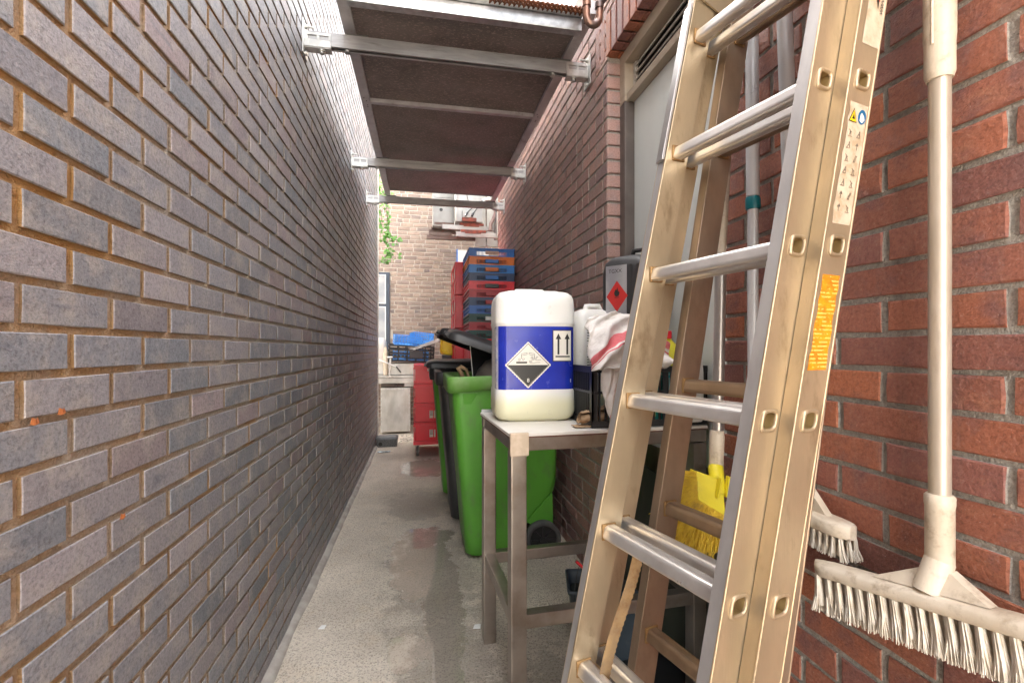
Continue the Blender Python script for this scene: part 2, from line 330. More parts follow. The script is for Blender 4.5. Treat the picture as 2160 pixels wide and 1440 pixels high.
def orange_sticker():
    t = NT('worn_orange_sticker'); s = t.n('ShaderNodeSeparateXYZ'); t.l(t.P(), s.inputs[0])
    col = t.mix(t.ss(t.noise(60, 5), 0.35, 0.65), (0.80, 0.30, 0.01), (0.60, 0.20, 0.01))
    ln = t.math('FRACT', t.math('MULTIPLY', s.outputs[2], 155)); br = t.noise(90, 2)
    k = t.math('MULTIPLY', t.ss(ln, 0.55, 0.7), t.ss(br, 0.45, 0.52)); col = t.mix(t.math('MULTIPLY', k, 0.8), col, (0.85, 0.60, 0.16))
    return t.out(col, 0.45)
ORSTICK = orange_sticker()
TABLETOP = M('worn_white_laminate', (0.74, 0.71, 0.66), (0.66, 0.62, 0.56), 5, 0.32, 0.1, 0, dirt=(0.52, 0.40, 0.27), ds=7, dt=(0.56, 0.85), damt=0.6)
PLYEDGE = M('brown_board_edge', (0.15, 0.06, 0.035), None, 20, 0.7)
BROWNP = M('crumpled_kraft_paper', (0.42, 0.28, 0.16), (0.30, 0.19, 0.10), 30, 0.8, dirt=(0.16, 0.10, 0.06), ds=20)
SLATE = M('slate_blue_plastic', (0.045, 0.06, 0.075), (0.06, 0.08, 0.10), 8, 0.45, dirt=(0.20, 0.20, 0.19), ds=16, dt=(0.58, 0.8), damt=0.5)
SAWM = M('rusty_saw_blade', (0.40, 0.26, 0.125), (0.30, 0.20, 0.11), 30, 0.5, 0.1, 0.5, dirt=(0.20, 0.08, 0.02), ds=22, dt=(0.5, 0.7))
LEAF = M('fresh_ivy_leaf', (0.10, 0.26, 0.02), (0.05, 0.16, 0.015), 30, 0.45)
STEMM = M('brown_ivy_stem', (0.12, 0.075, 0.04), None, 20, 0.8)
DRYLEAF = M('dry_orange_leaf', (0.50, 0.17, 0.05), (0.35, 0.11, 0.04), 60, 0.7)
WINF = M('blue_black_window_frame', (0.025, 0.04, 0.065), (0.02, 0.03, 0.05), 8, 0.35)
GLASS = M('reflective_pane', (0.30, 0.33, 0.36), (0.50, 0.52, 0.54), 3, 0.08, 0.02, 0.3)
ACW = M('aged_white_ac_casing', (0.40, 0.40, 0.385), (0.32, 0.315, 0.295), 7, 0.45, 0.1, 0, dirt=(0.34, 0.24, 0.15), ds=9, dt=(0.58, 0.8), damt=0.6)
ACB = M('stained_shade_brown', (0.17, 0.11, 0.085), (0.12, 0.075, 0.06), 12, 0.55, dirt=(0.26, 0.06, 0.03), ds=12)  # brown puts the units' shade into the rails; red blotches are stain
BAG = M('grey_bin_bag', (0.16, 0.135, 0.115), (0.11, 0.095, 0.085), 10, 0.35)
DEBR = M('pale_debris', (0.55, 0.52, 0.46), (0.35, 0.31, 0.26), 60, 0.8)
WALLCAP = M('pale_render', (0.55, 0.53, 0.50), (0.45, 0.43, 0.40), 5, 0.8)

def ground_material():
    t = NT('worn_exposed_aggregate_concrete'); P = t.P()
    f1 = t.noise(1.7, 7, None, 0.65); col = t.mix(t.ss(f1, 0.32, 0.66), (0.66, 0.585, 0.485), (0.48, 0.42, 0.345))
    f2 = t.noise(6, 6, None, 0.7); col = t.mix(t.ss(f2, 0.5, 0.75, 0, 0.55), col, (0.56, 0.45, 0.31))
    ys = t.n('ShaderNodeSeparateXYZ'); t.l(P, ys.inputs[0])
    vor = t.n('ShaderNodeTexVoronoi'); vor.inputs['Scale'].default_value = 120; t.l(P, vor.inputs['Vector'])
    gs = t.n('ShaderNodeSeparateColor'); t.l(vor.outputs['Color'], gs.inputs[0])
    stone = t.ramp(gs.outputs[0], [(0, (0.05, 0.047, 0.045)), (0.35, (0.17, 0.15, 0.13)), (0.6, (0.30, 0.26, 0.21)), (0.85, (0.42, 0.36, 0.27)), (1, (0.55, 0.52, 0.46))])
    expo = t.math('MULTIPLY', t.ss(t.math('ADD', f2, t.math('MULTIPLY', t.noise(1.1, 3), 0.8)), 0.60, 0.85), t.ss(vor.outputs['Distance'], 0.25, 0.5, 1, 0))
    col = t.mix(t.math('MULTIPLY', expo, 0.55), col, stone)
    gr1 = t.noise(75, 5, None, 0.8); col = t.mix(t.ss(gr1, 0.50, 0.66, 0, 0.6), col, (0.17, 0.145, 0.12)); col = t.mix(t.ss(gr1, 0.44, 0.32, 0, 0.35), col, (0.78, 0.72, 0.62))
    # damp and standing water: ellipses broken by noise
    def ell(cx, cy, rx, ry):
        a = t.math('DIVIDE', t.math('SUBTRACT', ys.outputs[0], cx), rx); b = t.math('DIVIDE', t.math('SUBTRACT', ys.outputs[1], cy), ry)
        return t.math('SUBTRACT', 1.0, t.math('SQRT', t.math('ADD', t.math('MULTIPLY', a, a), t.math('MULTIPLY', b, b))))
    nz = t.math('MULTIPLY', t.math('SUBTRACT', t.noise(9, 9, None, 0.75), 0.5), 2.4)
    pud = None
    for e in ((-0.03, 2.75, 0.17, 0.42), (0.10, 2.35, 0.10, 0.75), (-0.06, 1.93, 0.085, 0.13), (0.03, 3.1, 0.18, 0.16), (0.05, 4.9, 0.26, 0.40), (0.10, 1.75, 0.06, 0.16)):
        v = ell(*e); pud = v if pud is None else t.math('MAXIMUM', pud, v)
    pm = t.ss(t.math('ADD', pud, t.math('MULTIPLY', nz, 0.7)), 0.0, 0.13)
    damp = None
    for e in ((0.06, 2.6, 0.26, 0.75), (-0.02, 3.75, 0.28, 0.45), (0.10, 1.8, 0.20, 0.5), (0.62, 1.45, 0.55, 0.44), (0.1, 5.0, 0.28, 0.45)):
        v = ell(*e); damp = v if damp is None else t.math('MAXIMUM', damp, v)
    dm = t.ss(t.math('ADD', damp, nz), -0.05, 0.35)
    col = t.mix(t.math('MULTIPLY', dm, 0.46), col, (0.12, 0.10, 0.08))
    col = t.mix(t.math('MULTIPLY', pm, 0.25), col, (0.08, 0.07, 0.06))
    ro = t.math('MULTIPLY_ADD', dm, -0.30, 0.80); ro = t.math('ADD', t.math('MULTIPLY', ro, t.math('SUBTRACT', 1.0, pm)), t.math('MULTIPLY', pm, 0.012))
    bs = t.math('MULTIPLY', t.math('SUBTRACT', 1.0, pm), 0.85)
    nrm = t.bump(vor.outputs['Distance'], bs, -0.004); nrm = t.bump(t.noise(150, 5), bs, 0.003, nrm); nrm = t.bump(t.noise(8, 4), bs, 0.012, nrm)
    return t.out(col, ro, nrm, None, 0.75)
GROUND = ground_material()

# ------------------------------------------------------------------ the ground
g = MB(); g.add([(-60, -60, 0), (60, -60, 0), (60, 60, 0), (-60, 60, 0)], [(0, 1, 2, 3)]); tag(g.build('ground', GROUND), kind='structure')
g = MB(); rr = []
for i in range(60):
    y = -1.5+i*0.1345; w_ = 0.022+0.012*noise.noise((0, y*3, 5)); h_ = 0.020+0.008*noise.noise((4, y*3, 5))
    rr.append([(-0.572, y, h_), (-0.548+w_*0.3, y, h_*0.9), (-0.548+w_, y, 0.0035), (-0.548+w_, y, -0.01), (-0.572, y, -0.01)])
g.loft(rr); tag(g.build('cement_fillet', M('pale_cement_fillet', (0.40, 0.37, 0.33), (0.30, 0.27, 0.24), 12, 0.85, 0.05, 0, 150, 0.6)), kind='structure')

# ------------------------------------------------------------------ brickwork
P_, C_, J_ = 0.2026, 0.0684, 0.0130      # brick pitch, course height, joint
ZT = 1.2246                               # a brick top edge lies at this height in both walls
def brick_geo(L, H, D, b, jit, rng):
    """a brick 0..L by 0..H, face at depth D, in (along, out, up) coordinates; 8 points a ring"""
    def ring(ins, d, j):
        pts = []
        for (a, c) in ((0, 0), (0.5, 0), (1, 0), (1, 0.5), (1, 1), (0.5, 1), (0, 1), (0, 0.5)):
            x = ins+(L-2*ins)*a; z = ins+(H-2*ins)*c
            x += j*rng.uniform(-1, 1)*(1 if a != 0.5 else 0.3); z += j*rng.uniform(-1, 1); pts.append((x, d, z))
        return pts
    st = rng.getstate(); r1 = ring(0, D-b, jit); rng.setstate(st); r0 = ring(0, -0.006, jit)
    rng.setstate(st); r2 = ring(b, D+rng.uniform(-1, 1)*jit*0.3, jit)
    vs = r0+r1+r2
    fs = [(k, k+8, (k+1) % 8+8, (k+1) % 8) for k in range(8)]+[(k+8, k+16, (k+1) % 8+16, (k+1) % 8+8) for k in range(8)]+[tuple(range(23, 15, -1))]
    return vs, fs
def brickwork(parent, bricks, mats, mapf, D, b=0.0025, jit=0.0008, prot=0.001, nmax=300, seed=3, name='brick'):
    """bricks: (s0,s1,z0,z1) along the wall; mapf(s, out, z) -> point.  The largest in the picture become objects, the rest one part."""
    rng = random.Random(seed); co, si = math.cos(YAW), math.sin(YAW); MI = [1]*8+[0]*9
    def px(pt):
        d = pt[0]*si+pt[1]*co
        if d < 0.05: return None
        return 1080+1000*(pt[0]*co-pt[1]*si)/d, 737-1000*(pt[2]-1.2)/d
    sc_ = []
    for i, (s0, s1, z0, z1) in enumerate(bricks):
        c = [px(Vector(mapf(s, D, z))+parent.location) for s, z in ((s0, z0), (s1, z0), (s1, z1), (s0, z1))]
        if any(q is None for q in c): sc_.append((0, i)); continue
        mx = sum(q[0] for q in c)/4; my = sum(q[1] for q in c)/4
        a = 0.5*abs(sum(c[k][0]*c[(k+1) % 4][1]-c[(k+1) % 4][0]*c[k][1] for k in range(4)))
        if not (-60 < mx < 2220 and -60 < my < 1500): a = 0
        sc_.append((a, i))
    sc_.sort(reverse=True); big = set(i for a, i in sc_[:nmax] if a > 30)
    cache = {}; V = []; F = []; A = []
    o0 = Vector(mapf(0, 0, 0)); ex = Vector(mapf(1, 0, 0))-o0; ey = Vector(mapf(0, 1, 0))-o0; ez = Vector((0, 0, 1))
    m3 = Matrix((ex, ey, ez)).transposed().to_4x4(); flip = m3.determinant() < 0
    for i, (s0, s1, z0, z1) in enumerate(bricks):
        L, H = s1-s0, z1-z0; pr = rng.uniform(-prot, prot)
        if i in big:
            key = (round(L, 3), round(H, 3), rng.randrange(5))
            if key not in cache:
                vs, fs = brick_geo(L, H, D, b, jit, rng)
                if flip: fs = [f[::-1] for f in fs]
                me = bpy.data.meshes.new(name); me.from_pydata([tuple(m3 @ Vector(v)) for v in vs], [], fs); [me.materials.append(q) for q in mats]; me.update(); me.polygons.foreach_set('material_index', MI)
                cache[key] = me
            link(name, cache[key], parent, tuple(Vector(mapf(s0, pr, z0))))
        else:
            vs, fs = brick_geo(L, H, D, b, jit, rng); o = len(V); base = Vector(mapf(s0, pr, z0))
            V += [tuple(base+m3 @ Vector(v)) for v in vs]; r = rng.random()
            for f in fs: F.append([o+k for k in (f[::-1] if flip else f)]); A.append(r)
    if V:
        me = bpy.data.meshes.new(name+'_rest'); me.from_pydata(V, [], F); [me.materials.append(q) for q in mats]; me.update(); me.polygons.foreach_set('material_index', MI*(len(F)//17))
        me.attributes.new('rnd', 'FLOAT', 'FACE').data.foreach_set('value', A)
        tag(link('brick_courses', me, parent), kind='stuff')
def running(s_lo, s_hi, z_lo, z_hi, phase, holes=(), split=0.0, seed=1, P=P_, C=C_, J=J_, zt=ZT):
    rng = random.Random(seed); out = []; k0 = math.floor((z_lo-zt)/C)
    for k in range(k0, int((z_hi-zt)/C)+2):
        z1 = zt+k*C; z0 = z1-C+J
        if z1 < z_lo+0.02 or z0 > z_hi-0.01: continue
        z0 = max(z0, z_lo); z1_ = min(z1, z_hi); ph = phase+(P/2 if k % 2 else 0)+rng.uniform(-0.003, 0.003)
        n = math.floor((s_lo-ph)/P); segs = []
        while ph+n*P < s_hi:
            a, c = ph+n*P+J*0.58, ph+(n+1)*P-J*0.58; n += 1
            if split and rng.random() < split: h = (a+c)/2; segs += [(a, h-J/2), (h+J/2, c)]
            else: segs.append((a, c))
        spans = [(s_lo, s_hi)]
        for (h0, h1, hz0, hz1) in holes:
            if z1_ > hz0+0.02 and z0 < hz1-0.02:
                spans = [q for (u, v) in spans for q in ((u, min(v, h0)), (max(u, h1), v)) if q[1]-q[0] > 0.001]
        for a, c in segs:
            for (u, v) in spans:
                aa, cc = max(a, u), min(c, v)
                if cc-aa > 0.025:
                    if aa-u < J: aa = u
                    if v-cc < J: cc = v
                    out.append((aa, cc, z0, z1_))
    return out

# left wall: dark glazed brick, joints raked 12 mm
LX = -0.558
lw = thing('grey_brick_wall', (LX, 2.4, 0), 'tall dark grey brick wall with raked ochre joints filling the left side', 'wall')
def off(o, f): return lambda s, q, z: tuple(Vector(f(s, q, z))-Vector(o.location))
DL = 0.0065
m = MB(); m.b2((LX-0.2-DL, -1.6, 0), (LX-DL, 6.36, 6.2)); ob = m.build('mortar', MORT_L, lw); ob.matrix_parent_inverse = Matrix.Translation(-lw.location)
brickwork(lw, running(-1.6, 6.36, 0.0, 6.2, 0.888, seed=4), (GREYB, MORT_S), off(lw, lambda s, q, z: (LX-DL+q, s, z)), DL, 0.0015, 0.0008, 0.0014)
m = MB(); m.b2((LX-0.25, 6.362, 0), (LX+0.004, 6.385, 6.2)); m.tube([(LX-0.006, 6.40, 0), (LX-0.006, 6.40, 6.15)], 0.016, 10)
ob = m.build('corner_trim', M('pale_corner_trim', (0.60, 0.58, 0.54), (0.48, 0.45, 0.41), 7, 0.6), lw); ob.matrix_parent_inverse = Matrix.Translation(-lw.location)

# right wall: red brick with the door recess
RX = 0.885; DY0, DY1, DZ = 1.269, 2.177, 2.622; DR = 0.006; REV = 0.946
rw = thing('red_brick_wall', (RX, 2.0, 0), 'red brick building wall with a recessed pale door on the right side', 'wall')
WH = 3.15
def sub(o, p=rw): o.matrix_parent_inverse = Matrix.Translation(-p.location); return o
m = MB(); x0, x1 = RX+DR, RX+0.34
m.b2((x0, -1.6, 0), (x1, DY0-DR, WH)); m.b2((x0, DY1+DR, 0), (x1, 5.52-DR, WH)); m.b2((x0, DY0-DR, DZ+DR), (x1, DY1+DR, WH))
sub(m.build('mortar', MORT_R, rw))
near = running(-1.6, DY0, 0, WH, 0.872, seed=11, J=0.0108)
SOLD = DZ+0.20
mapR = off(rw, lambda s, q, z: (RX+DR-q, s, z))
brickwork(rw, near, (REDB, MORT_R), mapR, DR, 0.0026, 0.0019, 0.0016, nmax=170, seed=5)
far = running(DY1, 5.52, 0, WH, DY1+P_*0.25, holes=(), split=0.16, seed=12, J=0.0112)
top = running(DY0, DY1, SOLD+0.01, WH, 0.872, seed=13)
brickwork(rw, far+top, (REDF, MORT_R), mapR, DR, 0.0028, 0.001, 0.0012, nmax=125, seed=6)
# reveals of the recess: brick ends facing along the alley, and the soldier course with its soffit
rev = []
for k in range(-18, 21):
    z1 = ZT+k*C_; z0 = z1-C_+J_
    if z0 > 0 and z1 < DZ: rev.append((z0, z1))
m1 = MB(); A = []
rg = random.Random(8)
for yy, sg in ((DY1, -1), (DY0, 1)):
    mb = MB(); mb.b2((RX+0.004, yy-0.001*sg if sg > 0 else yy+0.006, 0), (REV+0.02, yy-0.006 if sg > 0 else yy+0.02, DZ+0.2)); 
for z0, z1 in rev:
    for yy, sg in ((DY1, -1), (DY0, 1)):
        m1.b2((RX+0.0025, yy+sg*0.004, z0), (REV+0.03, yy-sg*0.03, z1)); A += [rg.random()]*0+[0]*0
sub(m1.build('reveal_brick', REDF, rw, 0.0025, 1))
m2 = MB(); n = 0; y = DY0-0.10; sold = []
while y < DY1+0.12: sold.append(y); y += C_
for i, y in enumerate(sold):
    mb = MB(); mb.b2((RX-0.0015, y+J_/2, DZ), (RX+0.05, y+C_-J_/2, SOLD)); mb.b2((RX+0.052, y+J_/2, DZ+0.0006), (REV+0.03, y+C_-J_/2, DZ+0.03))
    o = sub(mb.build('brick', REDB, rw, 0.0025, 1))
m2.b2((RX+0.006, DY0-0.1, DZ+0.006), (REV+0.03, DY1+0.1, SOLD-0.004)); sub(m2.build('mortar', MORT_R, rw))
# door, frame and vent grille
FX = 0.952; PX = 1.0
m = MB()
m.b2((FX, DY1-0.058, 2.385), (PX+0.05, DY1, DZ)); m.b2((FX, DY0, 2.385), (PX+0.05, DY0+0.058, DZ))
m.b2((FX, DY0+0.058, DZ-0.055), (PX+0.05, DY1-0.058, DZ)); m.b2((FX+0.01, DY0+0.058, 2.385), (PX+0.05, DY1-0.058, 2.42))
fr = sub(m.build('door_frame', FRAME, rw, 0.004))
m = MB(); m.b2((FX, DY1-0.058, 0), (PX+0.05, DY1, 2.383)); m.b2((FX, DY0, 0), (PX+0.05, DY0+0.058, 2.383)); sub(m.build('door_jamb', JAMB, rw, 0.003))
m = MB(); m.b2((PX, DY0+0.060, 0.78), (PX+0.04, DY1-0.060, 2.383)); dr = sub(m.build('door', DOORW, rw, 0.002))
m = MB(); m.b2((PX-0.004, DY0+0.060, 0.02), (PX+0.04, DY1-0.060, 0.778)); sub(m.build('shade_toned_door_foot', DOORL, rw, 0.002))  # lower part of the door, coloured dark for the shade under the table
m = MB(); m.b2((PX+0.012, DY0+0.060, 2.422), (PX+0.03, DY1-0.060, DZ-0.057)); vb = sub(m.build('vent_grille', M('dark_vent_backing', (0.012, 0.011, 0.01), None, 20, 0.9), rw))
for k in range(4):
    z = 2.443+k*0.034; m = MB(); m.box((PX+0.0, (DY0+DY1)/2, z), (0.022, DY1-DY0-0.16, 0.006), (0, R(-38), 0)); o = m.build('louvre_slat', LOUV, vb)
m = MB(); m.b2((PX-0.006, DY0+0.062, 2.422), (PX+0.008, DY0+0.085, 2.565)); m.b2((PX-0.006, DY1-0.085, 2.422), (PX+0.008, DY1-0.062, 2.565)); m.build('louvre_frame', LOUV, vb)

# back wall: old brown brick, irregular bond, pale joints
BY = 7.70
bw = thing('old_brick_wall', (0.2, BY, 0), 'weathered brown brick wall with pale joints closing the far end of the alley', 'wall')
m = MB(); m.b2((-4.5, BY+0.006, 0), (2.6, BY+0.25, 6.5)); sub(m.build('mortar', MORT_B, bw), bw)  # raised well above the brick courses to cut sky light in the yard
rg = random.Random(21); bb = []; cz = 0.0655; WX0, WX1, WZ0, WZ1 = -1.4, -0.49, 0.9, 2.41
for k in range(67):
    z0 = 0.008+k*cz; z1 = z0+cz-0.013; s = -1.15+rg.uniform(0, 0.2)
    while s < 1.6:
        L = rg.choice((0.205, 0.205, 0.205, 0.10, 0.10, 0.16))+rg.uniform(-0.008, 0.008)
        a_, c_ = s, s+L-0.013
        if z1 > WZ0-0.02 and z0 < WZ1: a_ = max(a_, WX1+0.008)
        if z1 > 1.60 and z0 < 2.815 and a_ < 1.08:
            c_ = min(c_, 0.549)
        if c_-a_ > 0.03: bb.append((a_, c_, z0+rg.uniform(-.002, .002), z1+rg.uniform(-.002, .002)))
        s += L
brickwork(bw, bb, (OLDB, MORT_B), off(bw, lambda s, q, z: (s, BY+0.006-q, z)), 0.006, 0.004, 0.004, 0.002, nmax=295, seed=7)
m = MB(); m.b2((WX0, BY-0.03, WZ0), (WX1, BY+0.02, WZ1)); wf = sub(m.build('window_frame', WINF, bw, 0.006), bw)
for (a, c) in ((0.95, 1.86), (1.93, 2.36)):
    m = MB(); m.b2((WX0+0.06, BY-0.036, a), (WX1-0.07, BY-0.032, c)); m.build('pane', GLASS, wf)
    m = MB(); z = 0.012
    for q in (((WX0+0.045, BY-0.04, a-z), (WX0+0.06, BY-0.03, c+z)), ((WX1-0.07, BY-0.04, a-z), (WX1-0.058, BY-0.03, c+z)), ((WX0+0.06, BY-0.04, c), (WX1-0.07, BY-0.03, c+z)), ((WX0+0.06, BY-0.04, a-z), (WX1-0.07, BY-0.03, a))): m.b2(*q)
    m.build('glazing_bead', WHITEP, wf)
m = MB(); m.b2((0.575, BY-0.02, 1.6), (1.08, BY+0.02, 2.80)); sub(m.build('white_panel', WHITEP, bw), bw)
m = MB(); m.b2((0.557, BY-0.03, 1.6), (0.574, BY+0.02, 2.815)); sub(m.build('window_frame', BLUEP, bw), bw)
rf_ = MB(); rf_.b2((RX+0.02, -1.6, WH+0.003), (6.0, 5.5, WH+0.12)); sub(rf_.build('flat_roof', WALLCAP, rw), rw)
yl = MB(); yl.b2((-3.4, 6.0, 0), (-3.1, 7.68, 4.6)); yl.b2((-3.4, 3.0, 0), (-3.1, 5.98, 4.6)); tag(yl.build('yard_sky_blocker', WALLCAP), 'unseen wall added far left of the yard to cut its sky light', 'wall')  # added out of view to keep some sky light off the yard
# side wall that closes the yard on the right
sw = MB(); sw.b2((1.30, 5.54, 0), (1.50, 7.68, 4.4)); tag(sw.build('yard_side_wall', WALLCAP), 'pale rendered wall closing the small yard behind the red wall end', 'wall')
# ------------------------------------------------------------------ canopy of boards carried on three channel struts
SL = 0.024                                   # rise per metre away from the camera
def cz_(y): return 2.765+SL*(y-2.44)
can = thing('canopy', (0.2, 3.6, cz_(3.6)), 'long canopy of brown boards in a grey metal frame spanning the alley overhead', 'canopy')
def csub(o): return sub(o, can)
YA, YB = 2.09, 5.16
for X in (-0.375, 0.745):
    m = MB(); m.bar((X+0.0275, YA, cz_(YA)+0.030), (X+0.0275, YB, cz_(YB)+0.030), 0.055, 0.062)
    csub(m.build('side_rail', RAILM, can, 0.002))
    for y in (2.16, 2.20, 3.10, 3.135, 3.19, 3.21):
        m = MB(); m.tube([(X+0.02+0.012*((int(y*100)) % 2), y, cz_(y)-0.0022), (X+0.02+0.012*((int(y*100)) % 2), y, cz_(y)+0.004)], 0.004, 8)
        csub(m.build('rivet', INK, can))
ys = [YA+0.02, 3.13, 4.05, YB-0.01]
edges = [(2.18, 3.125), (3.165, 5.05)]
for a, b_ in edges:
    m = MB(); m.bar((0.2125, a, cz_(a)+0.022), (0.2125, b_, cz_(b_)+0.022), 1.068, 0.014); csub(m.build('board', FIBRE, can, 0.001))
for y in (3.145,):
    m = MB(); m.box((0.2125, y, cz_(y)+0.008), (1.066, 0.036, 0.030)); csub(m.build('cross_rib', RAILM, can, 0.0015))
# galvanised front flashing and rusty open mesh above it
m = MB(); m.b2((-0.318, 2.13, 2.698), (0.743, 2.172, 2.757)); m.b2((-0.318, 2.085, 2.759), (0.743, 2.172, 2.766)); csub(m.build('flashing', GALV, can, 0.004))
m = MB()
for i in range(14, 34):
    x = 0.0+i*0.0218
    pts = [(x+0.012*math.cos(a*1.3), 2.07-0.012*a/3+0.010*math.sin(a*1.3), 2.735+0.012*math.sin(a*2.1)) for a in range(0, 9)]
    m.tube(pts, 0.0045, 6)
m.tube([(0.30, 2.065, 2.752), (0.74, 2.065, 2.752)], 0.006, 8); m.tube([(0.30, 2.01, 2.758), (0.74, 2.01, 2.758)], 0.006, 8)
gr = thing('rusty_mesh', (0.4, 1.96, 2.75), 'rusty twisted wire mesh at the front edge of the canopy', 'mesh'); sub(m.build('wire_mesh', RUST, gr), gr)

def strut(y, z, i):
    lab = ['galvanised cross strut nearest the camera, its slotted brackets bolted to both walls', 'middle cross strut below the canopy, with slotted end brackets', 'farthest cross strut, under the far end of the canopy boards'][i]
    t = thing('wall_strut', (0.16, y, z), lab, 'strut', 'struts between the two walls')
    xa, xb = LX-0.16, RX-0.16
    m = MB(); h = 0.066; d = 0.041
    m.b2((xa+0.02, -d/2, -h/2), (xb-0.02, -d/2+0.003, h/2)); m.b2((xa+0.02, d/2-0.003, -h/2), (xb-0.02, d/2, h/2)); m.b2((xa+0.02, -d/2+0.003, h/2-0.003), (xb-0.02, d/2-0.003, h/2))
    m.b2((xa+0.02, -d/2+0.003, -h/2), (xb-0.02, -d/2+0.011, -h/2+0.003)); m.b2((xa+0.02, d/2-0.011, -h/2), (xb-0.02, d/2-0.003, -h/2+0.003))
    m.build('channel', CHAN, t, 0.0008, 1)
    for s, xw in ((1, xa), (-1, xb)):
        m = MB(); m.b2((xw+s*0.0005, -0.045, -0.085), (xw+s*0.007, 0.045, 0.075))
        fx = [(0.007, 0.150)]
        x0_, x1_ = xw+s*0.007, xw+s*0.128
        # front face of the bracket with two wavy slots: bars above, between and below
        yf = -d/2-0.005
        m.b2((x0_, yf, 0.012), (x1_, yf+0.004, 0.024)); m.b2((x0_, yf, -0.044), (x1_, yf+0.004, -0.010))
        for q in ((0.0, 0.012), (0.055, 0.068), (0.108, 0.121)): m.b2((x0_+s*q[0], yf, -0.010), (x0_+s*q[1], yf+0.004, 0.012))
        m.b2((x0_, yf+0.004, -0.048), (x1_, d/2+0.004, -0.044))
        br = m.build('bracket', ZINC, t, 0.0012, 1)
        for tubes in ([((x0_+s*0.075, 0, -0.062), (x0_+s*0.075, 0, -0.048), 0.013, 6), ((x0_+s*0.075, 0, -0.053), (x0_+s*0.075, 0, -0.0482), 0.019, 12)],
                      [((x0_+s*0.010, 0, -0.068), (x0_-s*0.006, 0, -0.068), 0.011, 6)], [((x0_+s*0.04, 0, 0.060), (x0_-s*0.006, 0, 0.060), 0.005, 8), ((x0_+s*0.008, 0, 0.060), (x0_-s*0.004, 0, 0.060), 0.011, 6)]):
            m = MB(); [m.tube([a_, b__], r_, n_) for a_, b__, r_, n_ in tubes]; m.build('bolt', ZINC, br)
        m = MB(); m.tube([(xw+s*0.20, 0, -0.045), (xw+s*0.20, 0, -0.033)], 0.014, 14); m.build('bolt', ZINC, br)
    for s in (-1, 1):
        m = MB(); m.b2((0.05+s*0.52-0.05, -0.018, h/2), (0.05+s*0.52+0.05, 0.018, h/2+0.010)); m.build('rubber_pad', RUBBER, t)
for i, (y, z) in enumerate(((2.44, 2.705), (4.03, 2.735), (5.09, 2.765))): strut(y, z-0.01+0.004, i)

# copper pipe end
cp = thing('copper_pipe', (0.78, 2.02, 2.7), 'tarnished copper pipe bending down beside the red wall at the top', 'pipe')
m = MB(); pts = [(0.725, 2.02, 3.4), (0.725, 2.02, 2.75)]
for k in range(9):
    a = math.pi*k/8; pts.append((0.755-0.030*math.cos(a), 2.02, 2.69-0.036*math.sin(a)))
pts += [(0.785, 2.02, 2.75), (0.85, 2.03, 2.84), (0.89, 2.03, 2.88)]
m.tube(pts, 0.0165, 14); sub(m.build('bent_pipe', COPPER, cp), cp)
for x_ in (0.725, 0.785):
    m = MB(); m.tube([(x_, 2.02, 2.73), (x_, 2.02, 2.755)], 0.020, 14); sub(m.build('pipe_collar', COPPER, cp), cp)

# ------------------------------------------------------------------ combination ladder
LB = Vector((0.470, 0.963)); RD = Vector((0.2408, -0.9706)); UD = Vector((0.9706, 0.2408)); SX = Vector((0.215, 0.034)); WID = 0.3236
def lp(q, r, z, dq=0.0):
    """q: across the stile depth, r: along the rungs, z: height"""
    p = LB+SX*(z-1.2)+UD*(q+dq*(z-1.2))+RD*r; return Vector((p.x, p.y, z))
lad = thing('combination_ladder', (LB.x-0.2, LB.y, 0), 'three-part aluminium ladder with golden grime leaning against the red wall', 'ladder')
def lsub(o): return sub(o, lad)
def stile(q0, q1, r0, r1, dq, z0, z1, mat, nm='stile'):
    m = MB(); lo = [lp(q, r, z0, dq) for q, r in ((q0, r0), (q0, r1), (q1, r1), (q1, r0))]; hi = [lp(q, r, z1, dq) for q, r in ((q0, r0), (q0, r1), (q1, r1), (q1, r0))]
    vs = lo+hi
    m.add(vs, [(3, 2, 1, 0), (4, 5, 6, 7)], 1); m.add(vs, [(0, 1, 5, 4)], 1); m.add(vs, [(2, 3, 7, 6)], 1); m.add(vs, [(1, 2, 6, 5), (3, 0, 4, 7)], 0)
    return lsub(m.build(nm, [mat, ALU if q0 < 0 else mat], lad, 0.0035, 3))  # first section's flanges: bluish reflected light put into a grey colour
def ribs(m, q0, q1, zc, r0, r1, h):
    pass
def rung(qc, z, r0, r1, dq, mat, w=0.030, h=0.029):
    m = MB(); prof = [(u, v) for (u, v, _) in rring(0, 0, 0, w, h, 0.0085, 5)]; out = []
    for i, (u, v) in enumerate(prof):                      # four shallow grooves along the top and the underside
        out.append((u, v)); u2, v2 = prof[(i+1) % len(prof)]
        if abs(v-v2) < 1e-6 and abs(u-u2) > 0.005:
            for k in range(4):
                for t_, dv in ((0.12+k*0.22, 0), (0.16+k*0.22, 1), (0.22+k*0.22, 1), (0.26+k*0.22, 0)):
                    out.append((u+(u2-u)*t_, v-math.copysign(0.0011*dv, v)))
    ring0 = [lp(qc+u, r0, z+v, dq) for u, v in out]; ring1 = [lp(qc+u, r1, z+v, dq) for u, v in out]
    m.loft([ring0, ring1], smooth=False); ob = m.build('rung', mat, lad); lsub(ob)
    return ob
